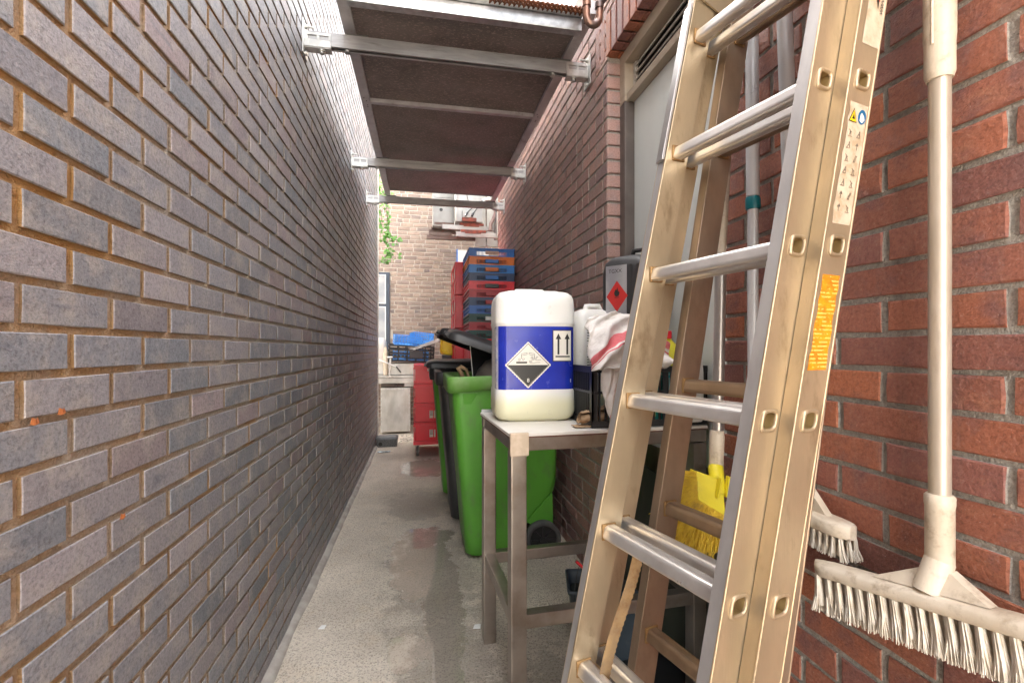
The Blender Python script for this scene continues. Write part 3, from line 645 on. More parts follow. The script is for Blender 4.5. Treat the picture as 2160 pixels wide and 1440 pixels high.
def hole(qc, z, r, dq):
    """collar and dark inside of a rung end, on the camera side of the right stile"""
    m = MB(); n = 20
    def rg_(w, h, rr): return [lp(qc+math.copysign(abs(math.cos(a))**0.5, math.cos(a))*w/2, rr, z+math.copysign(abs(math.sin(a))**0.5, math.sin(a))*h/2, dq) for a in [2*math.pi*k/n for k in range(n)]]
    m.loft([rg_(0.038, 0.036, r-0.001), rg_(0.037, 0.035, r+0.003), rg_(0.031, 0.030, r+0.0042), rg_(0.026, 0.025, r+0.003), rg_(0.0255, 0.0245, r-0.0005)], cap0=False, cap1=False)
    ob = m.build('rung_end', PATINA, lad); lsub(ob)
    m = MB(); m.loft([rg_(0.0255, 0.0245, r-0.0002), rg_(0.025, 0.024, r+0.0002)], cap0=True, cap1=True)
    return ob
ZTOP = 2.34
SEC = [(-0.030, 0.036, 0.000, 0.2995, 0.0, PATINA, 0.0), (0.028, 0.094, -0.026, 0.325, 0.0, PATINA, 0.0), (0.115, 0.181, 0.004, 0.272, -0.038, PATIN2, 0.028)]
STW = 0.024
import itertools
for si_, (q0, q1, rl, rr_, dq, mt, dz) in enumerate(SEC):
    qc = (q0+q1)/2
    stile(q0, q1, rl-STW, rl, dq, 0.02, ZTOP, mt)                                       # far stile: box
    # near stile: box with a pocket at every rung end, cut as a ring of quads round the holes
    zs = [1.915+dz-0.275*k for k in range(-1, 7)]
    m = MB(); r0, r1 = rr_, rr_+STW; hw, hh = 0.0125, 0.0122
    cuts = [0.02]
    for z in sorted(zs): cuts += [z-hh, z+hh]
    cuts.append(ZTOP)
    qs = [q0, qc-hw, qc+hw, q1]
    V = [[lp(q, r1, z, dq) for q in qs] for z in cuts]; F = []
    flat = [p for row in V for p in row]
    for i in range(len(cuts)-1):
        for j in range(3):
            if i % 2 == 1 and j == 1: continue
            F.append((i*4+j, i*4+j+1, (i+1)*4+j+1, (i+1)*4+j))
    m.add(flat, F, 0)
    for i in range(1, len(cuts)-1, 2):                                                   # pocket walls and floor
        a = [V[i][1], V[i][2], V[i+1][2], V[i+1][1]]; dep = RD*(-0.055); b_ = [p+Vector((dep.x, dep.y, 0)) for p in a]
        m.add(a+b_, [(0, 1, 5, 4)[::-1], (1, 2, 6, 5)[::-1], (2, 3, 7, 6)[::-1], (3, 0, 4, 7)[::-1], (4, 5, 6, 7)], 2)
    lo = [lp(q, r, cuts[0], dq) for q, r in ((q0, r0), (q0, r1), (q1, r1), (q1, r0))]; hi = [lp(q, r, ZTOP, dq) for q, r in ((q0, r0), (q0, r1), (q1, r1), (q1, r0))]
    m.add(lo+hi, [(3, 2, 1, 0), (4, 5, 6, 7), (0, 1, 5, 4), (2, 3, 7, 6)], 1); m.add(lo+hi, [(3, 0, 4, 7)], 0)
    lsub(m.build('stile', [mt, ALU if si_ == 0 else mt, HOLE], lad))  # grey flange slot of the first section imitates its reflection
    # rolled edge bead of the near stile
    e = MB(); e.tube([lp(q0+0.0015, r1-0.0012, 0.02, dq), lp(q0+0.0015, r1-0.0012, ZTOP, dq)], 0.0024, 8); e.tube([lp(q1-0.0015, r1-0.0012, 0.02, dq), lp(q1-0.0015, r1-0.0012, ZTOP, dq)], 0.0024, 8)
    e.tube([lp(q0+0.0015, rl-0.0004, 0.02, dq), lp(q0+0.0015, rl-0.0004, ZTOP, dq)], 0.0020, 8)
    lsub(e.build('stile_bead', mt, lad))
    for z in zs:
        rung(qc, z, rl-0.002, rr_+0.001, dq, RUNG if si_ < 2 else PATIN2)
        if 0.2 < z < 2.2: hole(qc, z, r1, dq)
        # small collar where the rung meets the far stile
        m = MB(); m.bar(lp(qc, rl-0.001, z, dq), lp(qc, rl+0.004, z, dq), 0.0355, 0.0345); lsub(m.build('rung_collar', STAIN, lad, 0.004, 2))
# guide plates at the top of the sections and plastic feet
m = MB(); m.bar(lp(0.035, -0.030, 2.00), lp(0.035, 0.002, 2.00), 0.10, 0.09); 
m = MB(); pl = [lp(q, 0.003, z) for q, z in ((-0.040, 2.005), (0.075, 1.975), (0.075, 2.20), (-0.040, 2.20))]; pb = [p+Vector((RD.x, RD.y, 0))*0.004 for p in pl]
m.add(pl+pb, [(0, 1, 2, 3), (7, 6, 5, 4), (0, 4, 5, 1), (1, 5, 6, 2), (2, 6, 7, 3), (3, 7, 4, 0)]); m.tube([lp(0.02, 0.006, 2.035), lp(0.02, 0.012, 2.035)], 0.007, 10); lsub(m.build('guide_plate', PATINA, lad))
m = MB(); m.bar(lp(-0.034, -0.012, 1.62), lp(-0.034, -0.012, 1.985), 0.028, 0.006, up=(1, 0, 0)); lsub(m.build('edge_cap', ALU, lad, 0.001))
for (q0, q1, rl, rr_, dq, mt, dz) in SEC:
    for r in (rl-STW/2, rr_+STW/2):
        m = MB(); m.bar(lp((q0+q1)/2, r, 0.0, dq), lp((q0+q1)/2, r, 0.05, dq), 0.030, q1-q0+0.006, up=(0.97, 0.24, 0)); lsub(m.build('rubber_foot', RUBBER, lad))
# stickers on the second near stile
q0, q1, rl, rr_, dq, mt, dz = SEC[1]; RS = rr_+STW+0.0006
Rr = (lp(1, 0, 1.2)-lp(0, 0, 1.2)).normalized(); Uu = (lp(0, 0, 2.2)-lp(0, 0, 1.2)).normalized()
def patch(name, qa, qb, za, zb, mat, ragged=0.0, off_=0.0, seed=1):
    rng = random.Random(seed); n = 14; L = []; Rt = []
    for i in range(n+1):
        z = za+(zb-za)*i/n; L.append(lp(qa+ragged*rng.random(), RS+off_, z)); Rt.append(lp(qb-ragged*rng.random(), RS+off_, z))
    m = MB(); m.sheet([[a, b] for a, b in zip(L, Rt)], smooth=False); return lsub(m.build(name, mat, lad))
patch('orange_sticker', q0+0.008, q1-0.011, 1.168, 1.318, ORSTICK, 0.004, 0, 4)
patch('pictogram_sticker', q0+0.010, q1-0.006, 1.400, 1.600, OLDPAPER, 0.004, 0, 6)
patch('brand_sticker', q0+0.016, q1-0.004, 1.700, 1.955, OLDPAPER, 0.001, 0, 2)
O = lambda q, z, o=0.0005: lp(q, RS+o, z)
def flat(name, pts, mat, o=0.0005):
    m = MB(); m.add([O(q, z, o) for q, z in pts], [tuple(range(len(pts)))]); return lsub(m.build(name, mat, lad))
_O = O
O = lambda q, z, o=0.0005: _O(q, z-0.055, o)
qm = q0+0.010
flat('warning_triangle', [(qm+0.003, 1.622), (qm+0.024, 1.622), (qm+0.0135, 1.646)], INK, 0.0004); flat('warning_triangle', [(qm+0.0052, 1.6235), (qm+0.0218, 1.6235), (qm+0.0135, 1.6425)], YELP, 0.0007)
flat('fall_pictogram', [(qm+0.010, 1.627), (qm+0.018, 1.627), (qm+0.0155, 1.631), (qm+0.013, 1.636), (qm+0.012, 1.631)], INK, 0.001)
flat('blue_disc', [(qm+0.036+0.0105*math.cos(a*math.pi/9), 1.634+0.0125*math.sin(a*math.pi/9)) for a in range(18)], M('sign_blue', (0.0, 0.13, 0.32), None, 9, 0.4))
flat('reader_pictogram', [(qm+0.030, 1.627), (qm+0.037, 1.624), (qm+0.043, 1.630), (qm+0.040, 1.636), (qm+0.034, 1.641), (qm+0.031, 1.638)], PAPER, 0.0008)
rng = random.Random(12); m = MB()
def seg2(a, b, wd=0.0008):
    m.bar(O(a[0], a[1], 0.0007), O(b[0], b[1], 0.0007), wd, 0.0003, up=(RD.x, RD.y, 0))
for row in range(7):
    zc = 1.604-row*0.0205
    for cq in (qm+0.012, qm+0.034):
        k = rng.randrange(4)
        if k == 0: seg2((cq-0.004, zc-0.006), (cq+0.001, zc+0.006)); seg2((cq-0.001, zc-0.006), (cq+0.004, zc+0.006)); [seg2((cq-0.003+i*0.001, zc-0.004+i*0.003), (cq+0.0005+i*0.001, zc-0.004+i*0.003), 0.0007) for i in range(4)]
        elif k == 1: seg2((cq, zc-0.006), (cq, zc+0.004)); seg2((cq-0.003, zc+0.001), (cq, zc+0.006), 0.0014); seg2((cq+0.003, zc+0.001), (cq, zc+0.006), 0.0014)
        elif k == 2: seg2((cq-0.005, zc-0.005), (cq+0.005, zc-0.005)); seg2((cq-0.003, zc-0.004), (cq+0.002, zc+0.006)); seg2((cq+0.002, zc+0.006), (cq+0.004, zc-0.004)); seg2((cq-0.001, zc), (cq+0.003, zc), 0.002)
        else: seg2((cq-0.004, zc+0.005), (cq+0.003, zc+0.001)); seg2((cq-0.002, zc-0.005), (cq, zc+0.003)); seg2((cq+0.003, zc-0.005), (cq, zc+0.002)); seg2((cq-0.005, zc-0.006), (cq+0.006, zc-0.006), 0.0008)
lsub(m.build('ladder_pictograms', FADED, lad))
O = lambda q, z, o=0.0005: _O(q, z-0.035, o)
# AL... lettering reads upwards along the stile
Tm = basis(O(q0+0.040, 1.885, 0.0008), Uu, -Rr)
flat('logo_stripe', [(q0+0.018, 1.853), (q0+0.044, 1.800), (q0+0.044, 1.815), (q0+0.024, 1.856)], INK, 0.0004)
flat('logo_stripe', [(q0+0.020, 1.862), (q0+0.045, 1.812), (q0+0.045, 1.828), (q0+0.026, 1.866)], REDLAB, 0.0006)
flat('logo_stripe', [(q0+0.023, 1.872), (q0+0.046, 1.826), (q0+0.046, 1.872)], YELP, 0.0008)
def ltext(body, size, q, z, name):
    cu = text_mesh(body, size, INK, basis(O(q, z, 0.0012), Uu, -Rr), name, lad, 0.00005, 'LEFT'); lsub(cu)
ltext('ALPE', 0.040, q0+0.035, 1.838, 'brand_lettering')
ltext('WWW.ALPE.LADD', 0.0105, q0+0.053, 1.792, 'web_address')

# saw blade hung between the rungs
sw_ = thing('saw_blade', (0.40, 0.90, 0.5), 'rusty toothed saw blade hanging between the ladder rungs', 'saw')
m = MB(); A0, B0 = Vector((0.436, 0.893, 0.815)), Vector((0.345, 0.893, 0.50)); n = 60; left = []; right = []
for i in range(n+1):
    t = i/n; p = A0.lerp(B0, t)+Vector((0.004*math.sin(t*7), 0.0, 0)); wd = 0.0105*(1 if t < 0.9 else 1.0-(t-0.9)*2)
    dirv = (B0-A0).normalized(); side = Vector((0.95, -0.1, 0)); side = (side-dirv*side.dot(dirv)).normalized()
    left.append(p-side*wd); right.append(p+side*(wd+(0.0018 if i % 2 else 0)))
for o_ in (0, 0.0012): m.sheet([[a+Vector((0, o_, 0)), b+Vector((0, o_, 0))] for a, b in zip(left, right)], smooth=False)
sub(m.build('toothed_blade', SAWM, sw_), sw_)
# ------------------------------------------------------------------ steel table
TX0, TX1, TY0, TY1, TZ = 0.264, 0.968, 1.462, 1.985, 0.938
tb = thing('steel_table', (0.6, 1.72, 0), 'steel frame work table with a worn white top beside the green bin', 'table')
def ts(o): return sub(o, tb)
m = MB(); m.b2((TX0, TY0, TZ-0.010), (TX1, TY1, TZ)); o = ts(m.build('tabletop', TABLETOP, tb, 0.001))
m = MB(); m.b2((TX0+0.001, TY0-0.001, TZ-0.0135), (TX1-0.001, TY1+0.001, TZ-0.0105)); ts(m.build('board_edge', PLYEDGE, tb))
LW = 0.051; FZ = TZ-0.014
for (x, y) in ((TX0+0.006, TY0+0.002), (TX1-LW-0.002, TY0+0.002), (TX0+0.006, TY1-LW-0.002), (TX1-LW-0.002, TY1-LW-0.002)):
    m = MB(); m.b2((x, y, 0.0), (x+LW, y+LW, FZ-0.045)); ts(m.build('leg', STEEL, tb, 0.004))
for a, b_ in (((TX0+0.006, TY0+0.004, FZ-0.042), (TX1-0.002, TY0+0.046, FZ)), ((TX0+0.006, TY1-0.046, FZ-0.042), (TX1-0.002, TY1-0.004, FZ)),
              ((TX0+0.008, TY0+0.047, FZ-0.042), (TX0+0.05, TY1-0.047, FZ)), ((TX1-0.046, TY0+0.047, FZ-0.042), (TX1-0.004, TY1-0.047, FZ))):
    m = MB(); m.b2(a, b_); ts(m.build('top_rail', STEEL, tb, 0.003))
SZ = 0.345
for a, b_ in (((TX0+0.055, TY0+0.005, SZ-0.022), (TX1-0.052, TY0+0.045, SZ+0.022)), ((TX0+0.055, TY1-0.045, SZ-0.022), (TX1-0.052, TY1-0.005, SZ+0.022)),
              ((TX0+0.010, TY0+0.051, SZ-0.022), (TX0+0.050, TY1-0.051, SZ+0.022)), ((TX1-0.046, TY0+0.051, SZ-0.022), (TX1-0.006, TY1-0.051, SZ+0.022))):
    m = MB(); m.b2(a, b_); ts(m.build('stretcher', STEEL, tb, 0.003))
m = MB(); m.b2((TX0+0.000, TY0-0.012, FZ-0.054), (TX0+0.060, TY0+0.002, TZ+0.004)); ts(m.build('corner_stop', M('tan_grimed_block', (0.56, 0.45, 0.34), (0.46, 0.36, 0.26), 30, 0.5), tb, 0.003))
m = MB(); m.b2((TX0+0.006, TY1-0.002, FZ-0.01), (TX0+0.056, TY1+0.006, TZ+0.012)); ts(m.build('corner_stop', GALV, tb, 0.002))

tb.rotation_euler = (0, 0, R(3)); tb.location.x -= 0.010
# ------------------------------------------------------------------ jerrycans
def can_plastic():
    t = NT('translucent_white_can_plastic'); s = t.n('ShaderNodeSeparateXYZ'); tc = t.n('ShaderNodeTexCoord'); t.l(tc.outputs['Object'], s.inputs[0])
    lv = t.ss(s.outputs[2], 0.055, 0.115); col = t.mix(lv, (0.68, 0.655, 0.46), (0.72, 0.71, 0.67))
    sm = t.ss(t.noise(18, 6, None, 0.7), 0.58, 0.72, 0, 0.35); col = t.mix(sm, col, (0.42, 0.38, 0.33))
    t.b.inputs['Subsurface Weight'].default_value = 0.25; t.b.inputs['Subsurface Radius'].default_value = (0.03, 0.03, 0.02); t.b.inputs['Subsurface Scale'].default_value = 0.5
    return t.out(col, 0.36, t.bump(t.noise(40, 3), 0.15, 0.002))
CANP = can_plastic()
jc = thing('blue_label_jerrycan', (0.418, 1.790, TZ), 'white plastic jerrycan with a blue corrosive label standing on the table', 'jerrycan', rz=R(-3))
W_, D_, H_, RC = 0.302, 0.235, 0.478, 0.045
m = MB(); prof = [(0.0, 0.040, 0.022), (0.004, 0.020, 0.014), (0.016, 0.006, 0.004), (0.035, 0.0, 0.0), (0.11, 0.001, 0.001), (0.118, 0.004, 0.004), (0.345, 0.004, 0.004), (0.353, 0.001, 0.001), (0.36, 0.0, 0.0), (0.365, 0.0015, 0.0015), (0.42, 0.0015, 0.0015), (0.448, 0.004, 0.004), (0.463, 0.010, 0.009), (0.473, 0.021, 0.019), (0.478, 0.038, 0.034)]
m.loft([rring(0, 0, z, W_-2*a, D_-2*b, RC, 8) for z, a, b in prof]); 
m.build('can_body', CANP, jc)
m = MB()
for s_ in (-1, 1): m.loft([rring(s_*0.056, 0, z, 0.108-2*a, 0.13-2*a, 0.02, 5) for z, a in ((0.470, 0.002), (0.479, 0.004), (0.483, 0.014))])
m.tube([(-0.06, 0.05, 0.482), (-0.05, 0.05, 0.492), (0.05, 0.05, 0.492), (0.06, 0.05, 0.482)], 0.010, 10); m.build('can_handle', CANP, jc)
m = MB(); m.tube([(0, -0.055 + 0.11, 0.47), (0, 0.055, 0.4835)], 0.026, 20); m.build('screw_cap', WHITEP, jc)
def wrapc(u, v, o=0.0):
    """a point of the front of the can: u across (0 in the middle), v height, o outwards"""
    hw = W_/2-0.004; hd = D_/2-0.004; fl_ = hw-RC; s_ = 1 if u >= 0 else -1; a = abs(u)
    if a <= fl_: return (u, -(hd+o), v)
    ang = (a-fl_)/RC
    if ang <= math.pi/2: return (s_*(fl_+(RC+o)*math.sin(ang)), -(hd-RC+(RC+o)*math.cos(ang)), v)
    return (s_*(hw+o), -(hd-RC)+(a-fl_-RC*math.pi/2), v)
def decal(name, pts, mat, o, parent, wf=wrapc):
    bm = bmesh.new(); vs = [bm.verts.new((p[0], 0, p[1])) for p in pts]; bm.faces.new(vs)
    for k in range(-30, 31):
        x = k*0.008; bmesh.ops.bisect_plane(bm, geom=bm.verts[:]+bm.edges[:]+bm.faces[:], plane_co=(x, 0, 0), plane_no=(1, 0, 0))
    for v in bm.verts: v.co = wf(v.co.x, v.co.z, o)
    bmesh.ops.recalc_face_normals(bm, faces=bm.faces)
    me = bpy.data.meshes.new(name); bm.to_mesh(me); bm.free(); me.materials.append(mat); return link(name, me, parent)
lab = decal('blue_label', [(-0.145, 0.116), (0.196, 0.116), (0.196, 0.347), (-0.145, 0.347)], BLUELAB, 0.0008, jc)
decal('label_border', [(-0.145, 0.113), (0.196, 0.113), (0.196, 0.1165), (-0.145, 0.1165)], PAPER, 0.0009, lab)
decal('label_border', [(-0.145, 0.3465), (0.196, 0.3465), (0.196, 0.350), (-0.145, 0.350)], PAPER, 0.0009, lab)
sea = decal('foil_overlap', [(-0.185, 0.120), (-0.146, 0.116), (-0.146, 0.347), (-0.188, 0.343)], M('crinkled_clear_film', (0.42, 0.42, 0.52), (0.66, 0.64, 0.62), 60, 0.2, 0.1, 0.1, 60, 0.9), 0.001, lab)
cx, cz0 = -0.032, 0.206; hd_ = 0.085
sc8 = []
for (a, b_) in (((0, 1), (1, 0)), ((1, 0), (0, -1)), ((0, -1), (-1, 0)), ((-1, 0), (0, 1))):
    for i in range(22):
        t = i/22; k = 1.0+0.012*(1 if i % 2 else -1)
        sc8.append((cx+hd_*k*(a[0]*(1-t)+b_[0]*t), cz0+hd_*k*(a[1]*(1-t)+b_[1]*t)))
sc8 = sc8[::-1]
decal('hazard_diamond', sc8, PAPER, 0.0014, lab)
def dia(r): return [(cx, cz0-r), (cx+r, cz0), (cx, cz0+r), (cx-r, cz0)]
def frame_poly(r0, r1):
    for i in range(4):
        a, b_ = dia(r0)[i], dia(r0)[(i+1) % 4]; c, d = dia(r1)[(i+1) % 4], dia(r1)[i]; yield [a, b_, c, d]
for q in frame_poly(0.0785, 0.0755): decal('diamond_line', q, INK, 0.0019, lab)
decal('diamond_half', [(cx, cz0-0.075), (cx+0.075, cz0), (cx-0.075, cz0)], INK, 0.0019, lab)
text_mesh('8', 0.020, PAPER, basis(wrapc(cx, cz0-0.056, 0.0024), (1, 0, 0), (0, 0, 1)), 'figure_eight', lab, 0.0001)
pic = MB()
def pl_(pts, o=0.0022): pic.add([wrapc(cx+x, cz0+z, o) for x, z in pts], [tuple(range(len(pts)))])
def ln_(x0, z0, x1, z1, w=0.0012, o=0.0022):
    dx, dz = x1-x0, z1-z0; L = math.hypot(dx, dz); nx, nz = -dz/L*w/2, dx/L*w/2; pl_([(x0-nx, z0-nz), (x1-nx, z1-nz), (x1+nx, z1+nz), (x0+nx, z0+nz)], o)
pl_([(-0.044, 0.006), (-0.004, 0.006), (-0.004, 0.012), (-0.027, 0.012), (-0.0245, 0.0155), (-0.0275, 0.012), (-0.044, 0.012)])
for (a, b_, c, d) in ((-0.025, 0.040, -0.004, 0.0445), (-0.025, 0.034, -0.004, 0.0385), (-0.004, 0.0385, -0.004, 0.0445), (0.003, 0.0445, 0.024, 0.040), (0.003, 0.0385, 0.024, 0.034), (0.003, 0.0385, 0.003, 0.0445), (-0.025, 0.034, -0.025, 0.040), (0.024, 0.034, 0.024, 0.040),
                      (-0.036, 0.024, -0.031, 0.015), (-0.031, 0.026, -0.028, 0.016), (-0.013, 0.024, -0.018, 0.015), (-0.019, 0.026, -0.021, 0.016), (-0.038, 0.018, -0.033, 0.014),
                      (0.010, 0.032, 0.018, 0.022), (0.015, 0.032, 0.020, 0.022), (0.036, 0.032, 0.029, 0.022), (0.031, 0.032, 0.027, 0.022), (0.009, 0.026, 0.016, 0.021),
                      (0.003, 0.015, 0.016, 0.017), (0.016, 0.017, 0.022, 0.021), (0.022, 0.021, 0.034, 0.017), (0.034, 0.017, 0.046, 0.019), (0.003, 0.012, 0.014, 0.013), (0.004, 0.009, 0.015, 0.010), (0.006, 0.006, 0.018, 0.006), (0.018, 0.006, 0.030, 0.009), (0.030, 0.009, 0.044, 0.009)): ln_(a, b_, c, d)
for x, z in ((-0.0245, 0.031), (-0.0245, 0.025), (0.0235, 0.030), (0.0235, 0.025)): pl_([(x-0.0016, z), (x, z-0.002), (x+0.0016, z), (x, z+0.004)])
pic.build('corrosive_pictogram', INK, lab)
ax0, ax1, az0, az1 = 0.058, 0.133, 0.218, 0.334
decal('up_sign', [(ax0, az0), (ax1, az0), (ax1, az1), (ax0, az1)], INK, 0.0014, lab); decal('up_sign', [(ax0+0.0035, az0+0.0035), (ax1-0.0035, az0+0.0035), (ax1-0.0035, az1-0.0035), (ax0+0.0035, az1-0.0035)], PAPER, 0.0018, lab)
for xc in (ax0+0.022, ax1-0.020):
    decal('up_arrow', [(xc-0.0036, az0+0.026), (xc+0.0036, az0+0.026), (xc+0.0036, az1-0.034), (xc-0.0036, az1-0.034)], INK, 0.0023, lab); decal('up_arrow', [(xc-0.0105, az1-0.034), (xc+0.0105, az1-0.034), (xc, az1-0.013)], INK, 0.0023, lab)
decal('sign_bar', [(ax0+0.011, az0+0.016), (ax1-0.009, az0+0.016), (ax1-0.009, az0+0.021), (ax0+0.011, az0+0.021)], INK, 0.0023, lab)
decal('small_print_mark', [(0.127, 0.142), (0.130, 0.142), (0.130, 0.154), (0.127, 0.154)], PAPER, 0.0014, lab)

# crate on the table
def slotted_crate(name, label, cat, loc, L, Wd, H, mat, rz=0, group=None, open_front=True):
    """stacking crate: floor, rims, corner posts and rows of slats; L along x, Wd along y"""
    t = thing(name, loc, label, cat, group, rz)
    m = MB(); m.b2((-L/2+0.006, -Wd/2+0.006, 0), (L/2-0.006, Wd/2-0.006, 0.008)); m.build('crate_floor', mat, t)
    m = MB(); th = 0.008
    for z0, z1 in ((H-0.022, H), (0.0, 0.022), (H*0.55, H*0.55+0.008)):
        m.b2((-L/2, -Wd/2, z0), (L/2, -Wd/2+th, z1)); m.b2((-L/2, Wd/2-th, z0), (L/2, Wd/2, z1)); m.b2((-L/2, -Wd/2+th, z0), (-L/2+th, Wd/2-th, z1)); m.b2((L/2-th, -Wd/2+th, z0), (L/2, Wd/2-th, z1))
    m.build('rim', mat, t, 0.001, 1)
    m = MB(); n = max(6, int(L/0.022)); n2 = max(6, int(Wd/0.022))
    for i in range(n+1):
        x = -L/2+0.006+(L-0.012)*i/n; wide = 0.030 if i in (0, n) else (0.020 if i % 6 == 0 else 0.006)
        for y in (-Wd/2+0.001, Wd/2-th+0.001): m.b2((max(-L/2+.001, x-wide/2), y, 0.02), (min(L/2-.001, x+wide/2), y+th-0.002, H-0.02))
    for i in range(n2+1):
        y = -Wd/2+0.006+(Wd-0.012)*i/n2; wide = 0.030 if i in (0, n2) else 0.006
        for x in (-L/2+0.001, L/2-th+0.001): m.b2((x, max(-Wd/2+.001, y-wide/2), 0.02), (x+th-0.002, min(Wd/2-.001, y+wide/2), H-0.02))
    m.build('slats', mat, t)
    return t
bc = slotted_crate('black_crate', 'black slotted plastic crate holding bottles at the right end of the table', 'crate', (0.768, 1.715, TZ+0.001), 0.425, 0.44, 0.205, BLACKP)
m = MB(); m.b2((-0.035, -0.2225, 0.060), (0.035, -0.2205, 0.075)); m.build('handle_lip', BLACKP, bc, 0.0005)
# carton inside the crate
tcart = thing('teal_carton', (0.80, 1.60, TZ+0.012), 'teal and green printed carton standing inside the black crate', 'carton')
m = MB(); m.b2((-0.10, -0.055, 0), (0.07, 0.05, 0.185)); m.build('carton_body', M('teal_green_print', (0.01, 0.30, 0.22), (0.02, 0.38, 0.45), 14, 0.4), tcart, 0.001)
m = MB(); m.b2((-0.10, -0.0565, 0.16), (0.07, -0.0555, 0.166)); m.b2((-0.10, -0.0565, 0.140), (0.03, -0.0555, 0.143)); m.b2((0.035, -0.0565, 0.02), (0.065, -0.0555, 0.15)); m.build('carton_print', M('pale_blue_print', (0.35, 0.66, 0.70), None, 9, 0.4), tcart)
m = MB(); [m.b2((-0.095+i*0.03, -0.0565, 0.015), (-0.082+i*0.03, -0.0555, 0.11)) for i in range(4)]; m.build('carton_stripes', YELP, tcart)
# second white can inside the crate
jc2 = thing('white_jerrycan', (0.690, 1.86, TZ+0.012), 'smaller white jerrycan with small black print behind the blue-labelled one', 'jerrycan', rz=R(6))
m = MB(); m.loft([rring(0, 0, z, 0.185-2*a, 0.14-2*a, 0.03, 6) for z, a in ((0, 0.02), (0.01, 0.004), (0.03, 0), (0.33, 0), (0.38, 0.006), (0.405, 0.022), (0.415, 0.045))]); m.build('can_body', CANP, jc2)
m = MB(); m.tube([(-0.03, 0, 0.41), (-0.025, 0, 0.428), (0.03, 0, 0.430), (0.045, 0, 0.40)], 0.011, 10); m.build('can_handle', CANP, jc2)
m = MB(); rng = random.Random(3)
for i in range(17):
    if i in (6, 10, 15): continue
    z = 0.335-i*0.0105; x = -0.055
    while x < 0.055-(0.05*rng.random() if i > 14 else 0):
        wd = rng.uniform(0.004, 0.012); m.b2((x, -0.0707, z), (x+wd, -0.0702, z+0.0030)); x += wd+0.0025
m.build('small_print', INK, jc2)
# tall black can with flammable sign
bk = thing('black_jerrycan', (0.845, 1.815, TZ+0.012), 'tall black jerrycan with a red flammable diamond by the pale door', 'jerrycan', rz=R(-50))
m = MB(); m.loft([rring(0, 0, z, 0.20-2*a, 0.17-2*a, 0.035, 6) for z, a in ((0, 0.02), (0.012, 0.004), (0.04, 0), (0.56, 0), (0.60, 0.008), (0.622, 0.026), (0.63, 0.05))]); 
m.build('can_body', BLACKG, bk)
m = MB(); [m.b2((-0.06+i*0.03, -0.0865, 0.05), (-0.048+i*0.03, -0.084, 0.585)) for i in range(3, 5)]; m.tube([(0.0, 0, 0.625), (0.01, 0, 0.652), (0.07, 0, 0.652), (0.08, 0, 0.615)], 0.010, 10); m.build('can_handle', BLACKG, bk, 0.001)
m = MB(); m.b2((-0.071, -0.0862, 0.36), (0.020, -0.0855, 0.585)); sl = m.build('silver_label', SILVLAB, bk)
def flt(name, pts, mat, o, parent): 
    mm = MB(); mm.add([(x, -0.0863-o, z) for x, z in pts], [tuple(range(len(pts)))]); return mm.build(name, mat, parent)
fx_, fz_ = -0.022, 0.462
flt('flammable_diamond', [(fx_, fz_-0.062), (fx_+0.046, fz_), (fx_, fz_+0.062), (fx_-0.046, fz_)], REDLAB, 0.0004, sl)
flt('flame_pictogram', [(fx_-0.010, fz_+0.004), (fx_-0.004, fz_-0.001), (fx_+0.007, fz_), (fx_+0.012, fz_+0.012), (fx_+0.009, fz_+0.022), (fx_+0.006, fz_+0.016), (fx_+0.003, fz_+0.036), (fx_-0.003, fz_+0.024), (fx_-0.006, fz_+0.028), (fx_-0.012, fz_+0.014)], INK, 0.0008, sl)
flt('sign_bar', [(fx_-0.010, fz_-0.006), (fx_+0.011, fz_-0.006), (fx_+0.011, fz_-0.0035), (fx_-0.010, fz_-0.0035)], INK, 0.0008, sl)
text_mesh('TGXX', 0.021, INK, basis((-0.030, -0.0868, 0.562), (1, 0, 0), (0, 0, 1)), 'label_letters', sl, 0.0001)
m = MB(); m.box((0.1008, 0.0, 0.44), (0.0012, 0.055, 0.075), (R(12), 0, 0)); m.build('paper_tag', PAPER, bk)
# yellow bottle and white jug
yb = thing('yellow_bottle', (0.885, 1.60, TZ+0.012), 'rounded yellow plastic bottle with red cap seen between the ladder stiles', 'bottle')
m = MB(); m.loft([rring(0, 0, z, 2*r, 1.5*r, r*0.7, 7) for z, r in ((0, 0.045), (0.01, 0.055), (0.15, 0.056), (0.21, 0.053), (0.245, 0.045), (0.27, 0.030), (0.285, 0.016), (0.29, 0.014))]); m.build('bottle_body', M('translucent_yellow_plastic', (0.72, 0.66, 0.02), (0.66, 0.62, 0.05), 6, 0.35), yb)
m = MB(); m.tube([(0, 0, 0.29), (0, 0, 0.318)], 0.016, 16); m.build('bottle_cap', REDP, yb)
m = MB(); [m.loft([rring(0, 0, z, 0.1135, 0.0855, 0.039, 7), rring(0, 0, z+0.002, 0.1135, 0.0855, 0.039, 7)]) for z in (0.16, 0.185)]; m.build('moulded_ring', M('ring_yellow', (0.60, 0.55, 0.02), None, 6, 0.4), yb)
wj = thing('white_jug', (0.922, 1.522, TZ+0.012), 'round-shouldered white plastic jug at the right end of the black crate', 'jug')
m = MB(); m.loft([rring(0, 0, z, 2*r, 1.6*r, r*0.75, 7) for z, r in ((0, 0.046), (0.01, 0.051), (0.17, 0.051), (0.21, 0.048), (0.235, 0.040), (0.255, 0.024), (0.265, 0.014))]); m.build('jug_body', WHITEP, wj)
m = MB(); m.tube([(-0.03, -0.03, 0.15), (-0.035, -0.038, 0.19), (-0.025, -0.034, 0.225), (-0.01, -0.02, 0.25)], 0.005, 8); m.build('jug_handle', WHITEP, wj)
m = MB(); m.tube([(0, 0, 0.264), (0, 0, 0.28)], 0.017, 14); m.build('jug_cap', WHITEP, wj)
